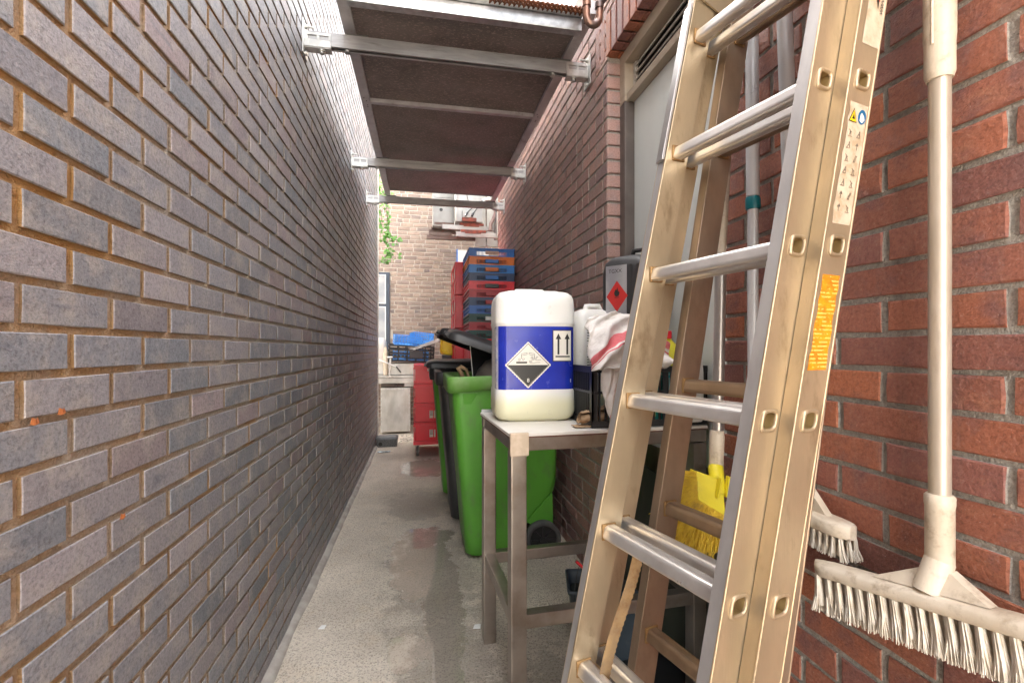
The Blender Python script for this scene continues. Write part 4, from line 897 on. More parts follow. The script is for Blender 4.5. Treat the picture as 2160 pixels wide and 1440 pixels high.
wj2 = thing('white_bottle', (0.845, 1.66, TZ+0.012), 'plain white bottle standing just behind the yellow bottle', 'bottle')
m = MB(); m.loft([rring(0, 0, z, 2*r, 1.6*r, r*0.75, 7) for z, r in ((0, 0.030), (0.01, 0.035), (0.17, 0.035), (0.215, 0.031), (0.24, 0.020), (0.26, 0.012))]); m.build('bottle_body', WHITEP, wj2)

# striped towel thrown over the crate
def towel_mat():
    t = NT('white_towel_with_red_stripe'); uv = t.n('ShaderNodeUVMap'); s = t.n('ShaderNodeSeparateXYZ'); t.l(uv.outputs[0], s.inputs[0]); dg_ = t.math('MULTIPLY_ADD', s.outputs[0], 0.9, s.outputs[1])
    k1 = t.math('MULTIPLY', t.ss(dg_, 0.80, 0.82), t.ss(dg_, 0.95, 0.97, 1, 0)); k2 = t.math('MULTIPLY', t.ss(dg_, 0.985, 0.99), t.ss(dg_, 1.01, 1.015, 1, 0))
    weave = t.noise(900, 2); col = t.mix(t.ss(t.noise(16, 5), 0.5, 0.75, 0, 0.5), (0.76, 0.72, 0.68), (0.55, 0.49, 0.43))
    col = t.mix(t.math('MULTIPLY', t.math('MAXIMUM', k1, k2), t.ss(weave, 0.2, 0.5, 0.55, 0.95)), col, (0.62, 0.10, 0.12))
    return t.out(col, 0.9, t.bump(t.noise(55, 5), 0.8, 0.006, t.bump(weave, 0.35, 0.0015)))
TOW = towel_mat()
def catmull(P, t):
    n = len(P)-1; f = t*n; i = min(int(f), n-1); u = f-i
    p0, p1, p2, p3 = P[max(i-1, 0)], P[i], P[i+1], P[min(i+2, n)]
    return 0.5*((2*p1)+(p2-p0)*u+(2*p0-5*p1+4*p2-p3)*u*u+(3*p1-p0-3*p2+p3)*u**3)
def cloth(name, rows, mat, parent, nu=46, nv=46, amp=0.006, fs=22, seed=0, solid=0.0022, fold_=1.0):
    rows = [[Vector(p) for p in r] for r in rows]; G = []
    for j in range(nv):
        col = [catmull([r[k] for r in rows], j/(nv-1)) for k in range(len(rows[0]))]; line = []
        for i in range(nu):
            p = catmull(col, i/(nu-1))
            nz = noise.noise_vector(p*fs+Vector((seed, 0, 0)))*amp+noise.noise_vector(p*fs*2.6+Vector((seed, 9, 0)))*amp*0.35
            dd = i/nu*1.3+j/nv; fold = 0.015*math.sin(dd*17+2.5*noise.noise((dd*2, j/nv*2, seed)))*fold_
            line.append(p+nz+Vector((0, -fold, fold*0.3)))
        G.append(line)
    m = MB(); m.sheet(G); o = m.build(name, mat, parent, solid=solid)
    uv = o.data.uv_layers.new(name='UVMap')
    for l in o.data.loops:
        j, i = divmod(l.vertex_index, nu); uv.data[l.index].uv = (i/(nu-1), j/(nv-1))
    return o
tw = thing('striped_towel', (0.62, 1.50, TZ+0.2), 'crumpled white towel with red stripes draped over the crate edge', 'towel')
# rows run along the cloth; columns go from the top over the crate to the hanging hem
ROWS = [[(0.600, 1.66, 1.315), (0.640, 1.62, 1.325), (0.69, 1.62, 1.335), (0.75, 1.60, 1.325), (0.83, 1.60, 1.270), (0.87, 1.56, 1.215)],
        [(0.575, 1.60, 1.300), (0.612, 1.57, 1.300), (0.66, 1.56, 1.305), (0.72, 1.54, 1.285), (0.80, 1.53, 1.230), (0.86, 1.52, 1.165)],
        [(0.560, 1.55, 1.262), (0.590, 1.51, 1.262), (0.63, 1.49, 1.262), (0.69, 1.49, 1.235), (0.76, 1.49, 1.190), (0.84, 1.49, 1.150)],
        [(0.553, 1.52, 1.215), (0.575, 1.475, 1.205), (0.61, 1.455, 1.205), (0.66, 1.46, 1.190), (0.74, 1.475, 1.165), (0.82, 1.475, 1.140)],
        [(0.552, 1.50, 1.165), (0.565, 1.455, 1.158), (0.595, 1.450, 1.165), (0.65, 1.455, 1.150), (0.70, 1.47, 1.148), (0.78, 1.475, 1.138)],
        [(0.556, 1.485, 1.130), (0.562, 1.450, 1.128), (0.585, 1.450, 1.138), (0.63, 1.455, 1.130), (0.68, 1.47, 1.140), (0.74, 1.478, 1.136)]]
sub(cloth('towel_fold', ROWS, TOW, tw, seed=2), tw)
ROW2 = [[(0.585, 1.482, 1.150), (0.605, 1.470, 1.150), (0.635, 1.478, 1.150), (0.665, 1.468, 1.150), (0.69, 1.480, 1.150)],
        [(0.582, 1.474, 1.090), (0.603, 1.455, 1.085), (0.632, 1.470, 1.085), (0.662, 1.452, 1.085), (0.685, 1.476, 1.085)],
        [(0.590, 1.470, 1.030), (0.606, 1.452, 1.020), (0.630, 1.468, 1.015), (0.658, 1.450, 1.015), (0.680, 1.474, 1.02)],
        [(0.604, 1.468, 0.985), (0.614, 1.454, 0.970), (0.632, 1.464, 0.955), (0.654, 1.450, 0.950), (0.674, 1.470, 0.955)],
        [(0.618, 1.466, 0.962), (0.624, 1.456, 0.940), (0.636, 1.458, 0.915), (0.652, 1.452, 0.905), (0.668, 1.458, 0.91)]]
sub(cloth('hanging_corner', ROW2, TOW, tw, amp=0.004, seed=5, fold_=0.35), tw)

# crumpled brown paper on the table
bp = thing('brown_paper', (0.56, 1.535, TZ+0.002), 'crumpled ribbed brown paper roll lying by the jerrycan foot', 'paper')
m = MB(); G = []
for j in range(40):
    a = j/39*2*math.pi*1.35; r = 0.010+0.024*(j/39); ln = []
    for i in range(30):
        x = -0.035+0.095*i/29; rib = 0.0022*math.sin(j*2.2+i*0.3); rr_ = r*(0.75+0.45*i/29)+rib
        ln.append(Vector((x+0.006*math.sin(a), rr_*math.cos(a)*1.1, 0.036*(0.75+0.3*i/29)+rr_*math.sin(a)*0.85))+noise.noise_vector(Vector((i*.3, j*.3, 1)))*0.004)
    G.append(ln)
m.sheet(G); m.build('rolled_paper', BROWNP, bp, solid=0.0012)
m = MB(); m.sheet([[Vector((-0.06+0.12*i/15, -0.035+0.05*j/10, 0.003+0.004*abs(noise.noise((i*.5, j*.6, 2))))) for i in range(16)] for j in range(11)]); m.build('paper_sheet', BROWNP, bp, solid=0.001)

# ------------------------------------------------------------------ things under the table
bk2 = thing('slate_bucket', (0.665, 1.86, 0), 'small slate grey bucket with wire handle under the steel table', 'bucket', rz=R(-14))
m = MB(); m.loft([rring(0, 0, z, w2, d2, 0.02, 5) for z, w2, d2 in ((0, 0.10, 0.13), (0.004, 0.105, 0.135), (0.235, 0.145, 0.185), (0.236, 0.16, 0.20), (0.252, 0.162, 0.202), (0.253, 0.150, 0.190), (0.24, 0.138, 0.178), (0.03, 0.098, 0.128))], cap1=True); m.build('bucket_body', SLATE, bk2)
m = MB(); m.tube([(-0.055, -0.10, 0.245), (-0.045, -0.085, 0.31), (-0.03, -0.06, 0.345)], 0.0012, 6); m.tube([(0.0, -0.10, 0.245), (-0.005, -0.085, 0.30), (-0.012, -0.06, 0.335)], 0.0012, 6); m.tube([(-0.055, -0.10, 0.245), (-0.055, -0.10, 0.22)], 0.0012, 6); h = m.build('wire_handle', INK, bk2)
m = MB(); m.tube([(-0.045, -0.06, 0.355), (-0.01, -0.06, 0.325)], 0.006, 10); m.build('red_grip', REDP, bk2)
m = MB(); m.loft([rring(0.0, 0, z, w2, d2, 0.02, 5) for z, w2, d2 in ((0.19, 0.11, 0.15), (0.20, 0.12, 0.16))]); m.build('bucket_contents', M('murky_water', (0.05, 0.055, 0.05), None, 9, 0.08, 0.02), bk2)
dp = thing('dustpan', (0.83, 1.80, 0), 'dark blue-grey dustpan with a sloping front standing right of the slate bucket', 'dustpan', rz=R(8))
m = MB(); pr = [(-0.14, 0.0), (0.11, 0.0), (0.085, 0.10), (-0.02, 0.27), (-0.09, 0.28), (-0.14, 0.22)]
m.add([(x, -0.09, z) for x, z in pr]+[(x, 0.09, z) for x, z in pr], [(0, 1, 2, 3, 4, 5), (11, 10, 9, 8, 7, 6)]+[(i, i+6, (i+1) % 6+6, (i+1) % 6) for i in range(6)]); m.build('pan_body', SLATE, dp, 0.008)
m = MB(); m.bar((-0.015, -0.093, 0.262), (0.082, -0.093, 0.102), 0.004, 0.006); m.bar((-0.05, -0.093, 0.22), (0.03, -0.093, 0.05), 0.003, 0.004); m.build('pan_edge', ALU, dp)
m = MB(); m.tube([(-0.03+0.02*math.cos(a), -0.094+0.002*math.sin(a*2), 0.085+0.010*math.sin(a)) for a in [k*math.pi/6 for k in range(12)]], 0.004, 6); m.build('cable_loop', INK, dp)
mt = thing('black_tray', (0.86, 1.60, 0), 'flat black rounded tray lying on the wet ground under the table', 'tray', rz=R(-6))
m = MB(); m.loft([rring(0, 0, z, w2, d2, 0.05, 7) for z, w2, d2 in ((0.002, 0.24, 0.25), (0.012, 0.27, 0.28), (0.022, 0.275, 0.285), (0.023, 0.26, 0.27), (0.014, 0.25, 0.26))]); m.build('tray_body', BLACKP, mt)
bd = thing('dark_green_board', (0.90, 1.90, 0), 'dark green board leaning against the door below the table', 'board')
m = MB(); m.add([(0.80, 2.03, 0.0), (0.990, 1.50, 0.0), (0.992, 1.50, 0.64), (0.90, 2.03, 0.735), (0.815, 2.036, 0.0), (0.997, 1.506, 0.0), (0.9975, 1.506, 0.64), (0.915, 2.036, 0.735)], [(0, 1, 2, 3), (7, 6, 5, 4), (0, 4, 5, 1), (1, 5, 6, 2), (2, 6, 7, 3), (3, 7, 4, 0)])
sub(m.build('board_sheet', M('dark_green_board', (0.03, 0.038, 0.028), (0.045, 0.05, 0.035), 6, 0.35, 0.1, dirt=(0.10, 0.085, 0.06), ds=12, dt=(0.55, 0.8), stretch=(1, 1, 0.3)), bd), bd)
wb = thing('wooden_batten', (0.975, 1.385, 0), 'pale wooden batten standing behind the yellow broom head', 'batten')
m = MB(); m.bar((0, 0, 0), (-0.01, 0, 0.66), 0.012, 0.030, up=(0, 1, 0)); m.build('batten_strip', M('grey_brown_timber', (0.24, 0.19, 0.14), (0.16, 0.12, 0.09), 30, 0.8, stretch=(1, 1, 0.1)), wb, 0.001)

# ------------------------------------------------------------------ wheelie bins
def bin_(y0, body, rim, name, label, dx=0.0, w_=0.58, rz=0):
    t = thing(name, (0.5+dx, y0+w_/2, 0), label, 'wheelie bin', 'wheelie bins along the red wall', rz)
    m = MB(); rings = []; hw = w_/2
    for z, fx, bx, k in ((0.018, -0.230, 0.06, 0.80), (0.03, -0.250, 0.075, 0.82), (0.12, -0.258, 0.080, 0.835), (0.19, -0.263, 0.125, 0.845), (0.28, -0.270, 0.20, 0.86), (0.365, -0.277, 0.272, 0.875), (0.42, -0.283, 0.283, 0.885), (0.60, -0.299, 0.288, 0.92), (0.80, -0.316, 0.292, 0.955), (0.97, -0.332, 0.296, 0.985)):
        rings.append(rring((fx+bx)/2, 0, z, bx-fx, 2*hw*k*0.965, 0.045, 6))
    m.loft(rings, cap1=False)
    inner = [[(p[0]*0.97, p[1]*0.96, p[2]) for p in rings[-1]], [(p[0]*0.9, p[1]*0.9, 0.62) for p in rings[-1]]]; m.loft(inner, cap0=False)
    bo = m.build('bin_body', body, t)
    m = MB()                                            # folded rim with a deeper front skirt
    r1 = lambda z, o: rring(-0.018, 0, z, 0.655+o, 2*hw*0.985+o, 0.045, 6)
    def skirt(ring, rise): return [(p[0], p[1], p[2]+rise*(p[0]+0.35)) for p in ring]
    m.loft([skirt(r1(0.955, 0.0), 0.075), skirt(r1(0.958, 0.022), 0.075), skirt(r1(1.040, 0.030), 0.02), skirt(r1(1.048, 0.024), 0.02), skirt(r1(1.046, -0.060), 0.02), skirt(r1(0.97, -0.066), 0.02)], cap0=False, cap1=False)
    m.build('bin_rim', rim, t)
    m = MB()
    for s_ in (-1, 1):
        m.add([(-0.275, s_*hw*0.90, 0.955), (-0.19, s_*hw*0.90, 0.955), (-0.26, s_*hw*0.90, 0.83), (-0.275, s_*hw*0.975, 0.955), (-0.19, s_*hw*0.975, 0.955)], [(0, 1, 2), (3, 2, 4), (0, 2, 3), (1, 4, 2), (0, 3, 4, 1)])
    m.build('comb_fin', body, t)
    for s_ in (-1, 1):
        m = MB(); yy = s_*hw*0.80
        m.add([(0.10, yy-0.012, 0.20), (0.255, yy-0.012, 0.36), (0.262, yy-0.012, 0.10), (0.215, yy-0.012, 0.13), (0.10, yy+0.012, 0.20), (0.255, yy+0.012, 0.36), (0.262, yy+0.012, 0.10), (0.215, yy+0.012, 0.13)],
              [(3, 2, 1, 0), (4, 5, 6, 7), (0, 1, 5, 4), (1, 2, 6, 5), (2, 3, 7, 6), (3, 0, 4, 7)]); m.build('wheel_bracket', body, t)
        wh = MB(); wy = s_*hw*0.93; wx, wz = 0.190, 0.105
        n = 40; prof = [(0.105, -0.018), (0.105, 0.018), (0.098, 0.023), (0.082, 0.024), (0.078, 0.016), (0.078, -0.016), (0.082, -0.024), (0.098, -0.023)]
        rings = [[(wx+r*math.cos(2*math.pi*k/n), wy+o, wz+r*math.sin(2*math.pi*k/n)) for r, o in prof] for k in range(n)]; rings.append(rings[0])
        wh.loft(rings, cap0=False, cap1=False); ty = wh.build('wheel', RUBBER, t)
        hb = MB(); hb.tube([(wx, wy-0.014, wz), (wx, wy+0.014, wz)], 0.079, 32)
        for k in range(8):
            a = k*math.pi/4; hb.bar((wx+0.015*math.cos(a), wy-0.018*1, wz+0.015*math.sin(a)), (wx+0.072*math.cos(a), wy-0.018, wz+0.072*math.sin(a)), 0.010, 0.010, up=(0, 1, 0))
        hb.tube([(wx, wy-0.030, wz), (wx, wy+0.02, wz)], 0.020, 16); hb.build('wheel_hub', BLACKG, ty)
    m = MB(); m.tube([(0.190, -hw*0.9, 0.105), (0.190, hw*0.9, 0.105)], 0.012, 10); m.build('axle', STEEL, t)
    m = MB(); m.tube([(0.30, -hw*0.7, 1.02), (0.345, -hw*0.7, 1.04), (0.345, hw*0.7, 1.04), (0.30, hw*0.7, 1.02)], 0.013, 10); m.build('bin_handle', body, t)
    return t
def lid(t, ang, mat, tilt=0.0, w_=0.57):
    """domed lid, hinge at x=0.31, opened by ang"""
    m = MB(); L = 0.70; G = []
    rings = []
    for z, k, o in ((0.0, 1.0, 0.0), (0.030, 1.0, 0.0), (0.045, 0.975, 0.0), (0.062, 0.86, 0.0), (0.066, 0.6, 0.0)):
        rings.append([(p[0]-L/2, p[1], p[2]) for p in rring(0, 0, z, L*k, w_*k, 0.05, 6)])
    m.loft(rings, cap0=False)
    inner = [[(p[0]-L/2, p[1], p[2]) for p in rring(0, 0, z, L*k, w_*k, 0.05, 6)] for z, k in ((0.0, 0.999), (0.0005, 0.965), (0.026, 0.955), (0.048, 0.80))]
    m.loft(inner, cap0=False)
    M4 = Matrix.Translation((0.315, 0, 1.052)) @ Matrix.Rotation(ang, 4, 'Y') @ Matrix.Rotation(tilt, 4, 'X')
    m.v = [tuple(M4 @ Vector(v)) for v in m.v]; lo = m.build('lid', mat, t)
    h = MB(); h.box((0, 0, 0), (0.09, 0.03, 0.022)); 
    h = MB(); h.box((-L-0.004, 0.12, 0.018), (0.03, 0.10, 0.018)); h.box((-L-0.004, -0.12, 0.018), (0.03, 0.10, 0.018)); h.v = [tuple(M4 @ Vector(v)) for v in h.v]; h.build('lid_grip', mat, lo, 0.004)
    lb = MB(); lb.box((-0.45, 0.0, 0.022), (0.14, 0.07, 0.004)); lb.box((-0.64, -0.17, 0.024), (0.03, 0.06, 0.004)); lb.box((-0.64, 0.17, 0.024), (0.03, 0.06, 0.004)); lb.v = [tuple(M4 @ Vector(v)) for v in lb.v]; lb.build('lid_moulding', RUBBER, lo)
    return lo
b1 = bin_(2.645, GREENP, GREENR, 'green_wheelie_bin', 'bright green wheelie bin right behind the steel table, lid propped half open')
l1 = lid(b1, R(19), BLACKG, R(4))
b2_ = bin_(3.245, BLACKG, BLACKG, 'black_wheelie_bin', 'black wheelie bin standing between the two green bins', -0.045)
lid(b2_, R(21), BLACKG, R(-2))
b3 = bin_(3.85, GREENP, BLACKG, 'dark_lidded_green_bin', 'farthest green wheelie bin, a thin edge seen beyond the black bin', -0.075, 0.56)
lid(b3, R(0), BLACKG)
# rubbish in the front bin: a board propping the lid and a grey bag
pb_ = thing('propped_sheet', (0.45, 3.0, 1.0), 'thin black panel with a pale edge standing in the green bin under the lid', 'panel')
m = MB(); m.add([(0.315, 2.86, 0.95), (0.75, 3.05, 0.95), (0.75, 3.05, 1.12), (0.290, 2.86, 1.235), (0.315, 2.875, 0.95), (0.75, 3.065, 0.95), (0.75, 3.065, 1.12), (0.290, 2.875, 1.235)], [(0, 1, 2, 3), (7, 6, 5, 4), (0, 4, 5, 1), (1, 5, 6, 2), (2, 6, 7, 3), (3, 7, 4, 0)]); sub(m.build('panel_sheet', BLACKP, pb_), pb_)
m = MB(); m.bar((0.312, 2.855, 0.95), (0.287, 2.855, 1.235), 0.006, 0.004); sub(m.build('panel_edge', WHITEP, pb_), pb_)
gb = thing('grey_bin_bag', (0.52, 2.86, 1.02), 'full grey rubbish bag bulging out of the green bin', 'bag')
m = MB(); rg3 = []
for j in range(14):
    ph = -math.pi/2+math.pi*j/13; rg3.append([Vector((0.20*math.cos(ph)*math.cos(a), 0.14*math.cos(ph)*math.sin(a), 0.145*math.sin(ph)))*(1+0.07*noise.noise((math.cos(a)*3, math.sin(a)*3, ph*3))) for a in [2*math.pi*k/26 for k in range(26)]])
m.loft(rg3); m.build('bag_film', BAG, gb)
kn = thing('rubbish_bag_knot', (0.235, 2.86, 1.04), 'knotted brown rag end poking over the green bin rim', 'rag')
m = MB(); m.tube([(0.02, 0.02, -0.04), (0.0, 0.0, 0.02), (-0.018, -0.005, 0.045), (0.0, 0, 0.055), (0.03, 0.0, 0.04), (0.05, 0, -0.02)], [0.014, 0.014, 0.016, 0.014, 0.010, 0.008], 9); m.build('rag_knot', BROWNP, kn)
# ------------------------------------------------------------------ brooms on the right wall
def pole(m, p, q, r, seg=20): m.tube([p, q], r, seg)
# wide scrubbing broom, nearest
br = thing('wide_white_broom', (0.84, 0.64, 0.80), 'wide cream scrubbing broom hanging on the red wall at the right edge', 'broom')
def bsub(o, p=br): return sub(o, p)
PXb, PYb = 0.842, 0.6375
m = MB(); pole(m, (PXb, PYb, 0.935), (PXb, PYb, 1.665), 0.0150); bsub(m.build('pole', POLED, br))
m = MB(); m.tube([(PXb, PYb, 1.645), (PXb, PYb, 1.655), (PXb, PYb, 1.70), (PXb, PYb, 1.715), (PXb, PYb, 2.25)], [0.0175, 0.0205, 0.0205, 0.0215, 0.0215], 24); m.tube([(PXb-0.0205, PYb-0.004, 1.70), (PXb-0.0205, PYb-0.004, 1.90)], 0.0022, 8); bsub(m.build('grip', CREAM, br))
m = MB(); m.tube([(PXb, PYb, 0.838), (PXb, PYb, 0.846), (PXb, PYb, 0.94), (PXb, PYb, 0.946), (PXb, PYb, 0.958), (PXb, PYb, 0.962)], [0.0165, 0.0195, 0.0195, 0.0205, 0.0205, 0.017], 24); bsub(m.build('socket_sleeve', CREAM, br))
# head frame: long axis A->B
HA, HB = Vector((0.796, 0.835, 0.748)), Vector((0.860, 0.395, 0.818)); ax = (HB-HA).normalized(); sd_ = ax.cross(Vector((0, 0, 1))).normalized()*(-1); upv = ax.cross(sd_); upv = upv if upv.z > 0 else -upv
L_ = (HB-HA).length
def hp(s, a, h): return HA+ax*s+sd_*a+upv*h
def block(L, wd, ht, n=18):
    rings = []
    for i in range(n+1):
        t = i/n; s = L*t; e = min(1, math.sqrt(max(0, 1-(max(0, 0.045-s)/0.045)**2)), math.sqrt(max(0, 1-(max(0, s-(L-0.045))/0.045)**2)))
        e = max(e, 0.25); w2 = wd/2*e; a0 = ht*0.5*(0.55+0.45*e)
        rings.append((s, w2, a0))
    return rings
m = MB(); rings = []
ss_ = [0, 0.004, 0.012, 0.024, 0.04]+[L_*k/12 for k in range(2, 11)]+[L_-0.04, L_-0.024, L_-0.012, L_-0.004, L_]
for s in sorted(ss_):
    d = min(s, L_-s); e = math.sqrt(max(0.06, 1-(max(0, 0.03-d)/0.03)**2)); w2 = 0.026*e; t0, t1 = -0.002, 0.021
    rings.append([hp(s, a, h) for a, h in ((-w2, t0+0.004), (-w2*0.9, t0), (w2*0.9, t0), (w2, t0+0.004), (w2, t1-0.006), (w2*0.8, t1-0.001), (w2*0.3, t1+0.002), (-w2*0.3, t1+0.002), (-w2*0.8, t1-0.001), (-w2, t1-0.006))])
m.loft(rings); bsub(m.build('brush_block', CREAM, br))
sn = (Vector((PXb, PYb, 0))-HA); s0 = Vector((sn.x, sn.y, 0)).dot(Vector((ax.x, ax.y, 0)).normalized())
m = MB(); nb = hp(s0, 0, 0.02); m.tube([(nb.x, nb.y, nb.z), (PXb, PYb, 0.852)], [0.0225, 0.0205], 24)
for s_ in (-1, 1):
    a, b_, c = hp(s0+s_*0.085, 0, 0.024), hp(s0+s_*0.018, 0, 0.024), Vector((PXb, PYb, 0.838))+ax*s_*0.018
    for o_ in (-0.010, 0.010): pass
    p0 = [v-sd_*0.010 for v in (a, b_, c)]; p1 = [v+sd_*0.010 for v in (a, b_, c)]
    m.add(p0+p1, [(0, 1, 2), (5, 4, 3), (0, 3, 4, 1), (1, 4, 5, 2), (2, 5, 3, 0)])
bsub(m.build('socket', CREAM, br))
def tufts(name, fn, L, rows, step, ln, mat, parent, seed, nb_=34, spread=0.011, r=0.00075, lean=0.0, r0=0.003):
    rng = random.Random(seed); m = MB(); n = int((L-0.03)/step)+1
    for ri, a in enumerate(rows):
        for i in range(n):
            s = 0.015+(L-0.03)*i/(n-1)
            q0_ = [fn(s+math.cos(v_)*r0, a+math.sin(v_)*r0, 0.002) for v_ in [v6*math.pi/4 for v6 in range(8)]]; q1_ = [fn(s+math.cos(v_)*spread*0.62, a+math.sin(v_)*spread*0.62+lean, -ln*0.80) for v_ in [v6*math.pi/4 for v6 in range(8)]]
            m.loft([q0_, q1_])
            for k in range(nb_):
                an = rng.uniform(0, 6.28); q = math.sqrt(rng.random()); dx, dy = q*math.cos(an), q*math.sin(an)
                lf = ln*rng.uniform(0.92, 1.03); edge = (0.02 if i == 0 else (-0.02 if i == n-1 else 0))*0.5
                p0 = fn(s+dx*r0, a+dy*r0, 0.002); pm = fn(s+dx*spread*0.55-edge*0.3, a+dy*spread*0.55+lean*0.3, -lf*0.55); p1 = fn(s+dx*spread-edge+rng.gauss(0, 0.0012), a+dy*spread+lean+rng.gauss(0, 0.0012), -lf)
                m.tube([p0, pm, p1], [r*1.5, r*1.2, r*0.7], 3, cap=False)
    return m.build(name, mat, parent)
bsub(tag(tufts('bristles', hp, L_, (-0.018, -0.004, 0.010, 0.021), 0.0195, 0.070, BRISW, br, 1, 80, 0.0130, 0.0013, 0.0, 0.0042), kind='stuff'))
# second brush
b2b = thing('white_scrubbing_brush', (0.85, 0.92, 0.85), 'smaller cream brush on a white pole, half hidden behind the ladder', 'broom')
m = MB(); m.tube([(0.862, 1.018, 2.35), (0.850, 0.945, 1.05)], 0.0172, 20); sub(m.build('pole', POLEW, b2b), b2b)
HA2, HB2 = Vector((0.845, 1.06, 0.822)), Vector((0.845, 0.800, 0.822)); 
def hp2(s, a, h): return HA2+Vector((0, -1, 0))*s+Vector((1, 0, 0))*a+Vector((0, 0, h))
L2 = 0.260; m = MB(); rings = []
for s in (0, 0.004, 0.012, 0.024, 0.04, 0.09, 0.14, 0.19, L2-0.04, L2-0.024, L2-0.012, L2-0.004, L2):
    d = min(s, L2-s); e = math.sqrt(max(0.06, 1-(max(0, 0.035-d)/0.035)**2)); w2 = 0.028*e
    rings.append([hp2(s, a, h) for a, h in ((-w2, 0.002), (-w2*0.9, -0.002), (w2*0.9, -0.002), (w2, 0.002), (w2, 0.020), (w2*0.7, 0.026), (-w2*0.7, 0.026), (-w2, 0.020))])
m.loft(rings); sub(m.build('brush_block', CREAM, b2b), b2b)
m = MB(); m.tube([(0.850, 0.93, 0.838), (0.850, 0.933, 0.90), (0.850, 0.945, 1.07)], [0.024, 0.019, 0.019], 18)
for s_ in (-1, 1): m.add([(0.842, 0.93+s_*0.07, 0.846), (0.842, 0.93+s_*0.015, 0.90), (0.842, 0.93+s_*0.01, 0.846), (0.858, 0.93+s_*0.07, 0.846), (0.858, 0.93+s_*0.015, 0.90), (0.858, 0.93+s_*0.01, 0.846)], [(0, 1, 2), (5, 4, 3), (0, 3, 4, 1)])
sub(m.build('socket', CREAM, b2b), b2b)
sub(tag(tufts('bristles', hp2, L2, (-0.016, 0.004, 0.018), 0.016, 0.046, BRISW, b2b, 2, 44, 0.0085, 0.0011), kind='stuff'), b2b)
# white pole with teal collar
tp = thing('teal_collar_pole', (0.85, 1.094, 0), 'white telescopic pole with a teal collar hooked on the red wall', 'pole')
m = MB(); m.tube([(0.850, 1.098, 1.60), (0.850, 1.102, 2.08)], 0.0160, 20); sub(m.build('outer_tube', POLEW, tp), tp)
m = MB(); m.tube([(0.850, 1.096, 0.02), (0.850, 1.098, 1.60)], 0.0132, 20); sub(m.build('inner_tube', POLEW, tp), tp)
m = MB(); m.tube([(0.850, 1.0975, 1.565), (0.850, 1.0975, 1.57), (0.850, 1.098, 1.592), (0.850, 1.098, 1.597)], [0.0165, 0.0185, 0.0185, 0.0165], 20); sub(m.build('collar', TEAL, tp), tp)
hk = thing('wall_hook', (0.872, 1.135, 2.02), 'small white plastic clip screwed to the red wall beside the pole', 'hook')
m = MB(); m.tube([(-0.010, 0.0, 0), (0.012, 0, 0)], 0.012, 14); m.box((-0.008, -0.018, 0.004), (0.012, 0.03, 0.010)); m.build('clip', WHITEP, hk, 0.001)
m = MB(); m.tube([(-0.013, 0, 0), (-0.009, 0, 0)], 0.005, 10); m.build('screw', INK, hk)
# yellow angled broom
yb_ = thing('yellow_broom', (0.83, 1.22, 0.86), 'yellow angled broom hanging with grey pole beside the door opening', 'broom')
def ysub(o): return sub(o, yb_)
m = MB(); m.tube([(0.833, 1.224, 0.93), (0.842, 1.222, 1.42)], 0.0158, 20); ysub(m.build('pole', POLEG, yb_))
m = MB(); m.tube([(0.842, 1.222, 1.42), (0.843, 1.221, 1.47), (0.844, 1.221, 1.475)], [0.0185, 0.0185, 0.016], 20); ysub(m.build('pole_collar', M('pale_grey_ferrule', (0.55, 0.50, 0.44), (0.40, 0.36, 0.31), 30, 0.5), yb_))
m = MB(); m.tube([(0.844, 1.221, 1.47), (0.858, 1.190, 2.10)], 0.0125, 18); ysub(m.build('pole', CREAM, yb_)).name = 'upper_pole'
m = MB(); m.tube([(0.825, 1.222, 0.855), (0.827, 1.222, 0.870), (0.831, 1.223, 0.95), (0.832, 1.224, 0.968)], [0.016, 0.0195, 0.0205, 0.0185], 20); ysub(m.build('socket_sleeve', CREAM, yb_))
m = MB(); m.tube([(0.808, 1.180, 0.800), (0.812, 1.195, 0.835), (0.825, 1.221, 0.866)], [0.017, 0.020, 0.0205], 20)
# head: a flat slanting wedge, seen broadside, with its lower edge running down to the right
A_, B_, C_2, D_2 = Vector((0.744, 1.190, 0.868)), Vector((0.741, 1.176, 0.788)), Vector((0.818, 1.160, 0.742)), Vector((0.818, 1.175, 0.842))
nb3 = (B_-A_).cross(D_2-A_).normalized(); nb3 = nb3 if nb3.y > 0 else -nb3
fr4 = [A_, B_, C_2, D_2]; ce = sum(fr4, Vector())/4
bk4 = [p+nb3*0.040+(p-ce)*0.02 for p in fr4]; fr4 = [p+(ce-p)*0.06 for p in fr4]
m.add(fr4+bk4, [(0, 1, 2, 3), (7, 6, 5, 4), (0, 4, 5, 1), (1, 5, 6, 2), (2, 6, 7, 3), (3, 7, 4, 0)])
m.bar(Vector((0.803, 1.165, 0.852)), Vector((0.792, 1.166, 0.795)), 0.006, 0.016, up=(0, 1, 0)); m.bar(Vector((0.830, 1.170, 0.852)), Vector((0.822, 1.170, 0.795)), 0.006, 0.016, up=(0, 1, 0))
ysub(m.build('brush_head', YELB, yb_, 0.005, 3))
rng = random.Random(9); m = MB()
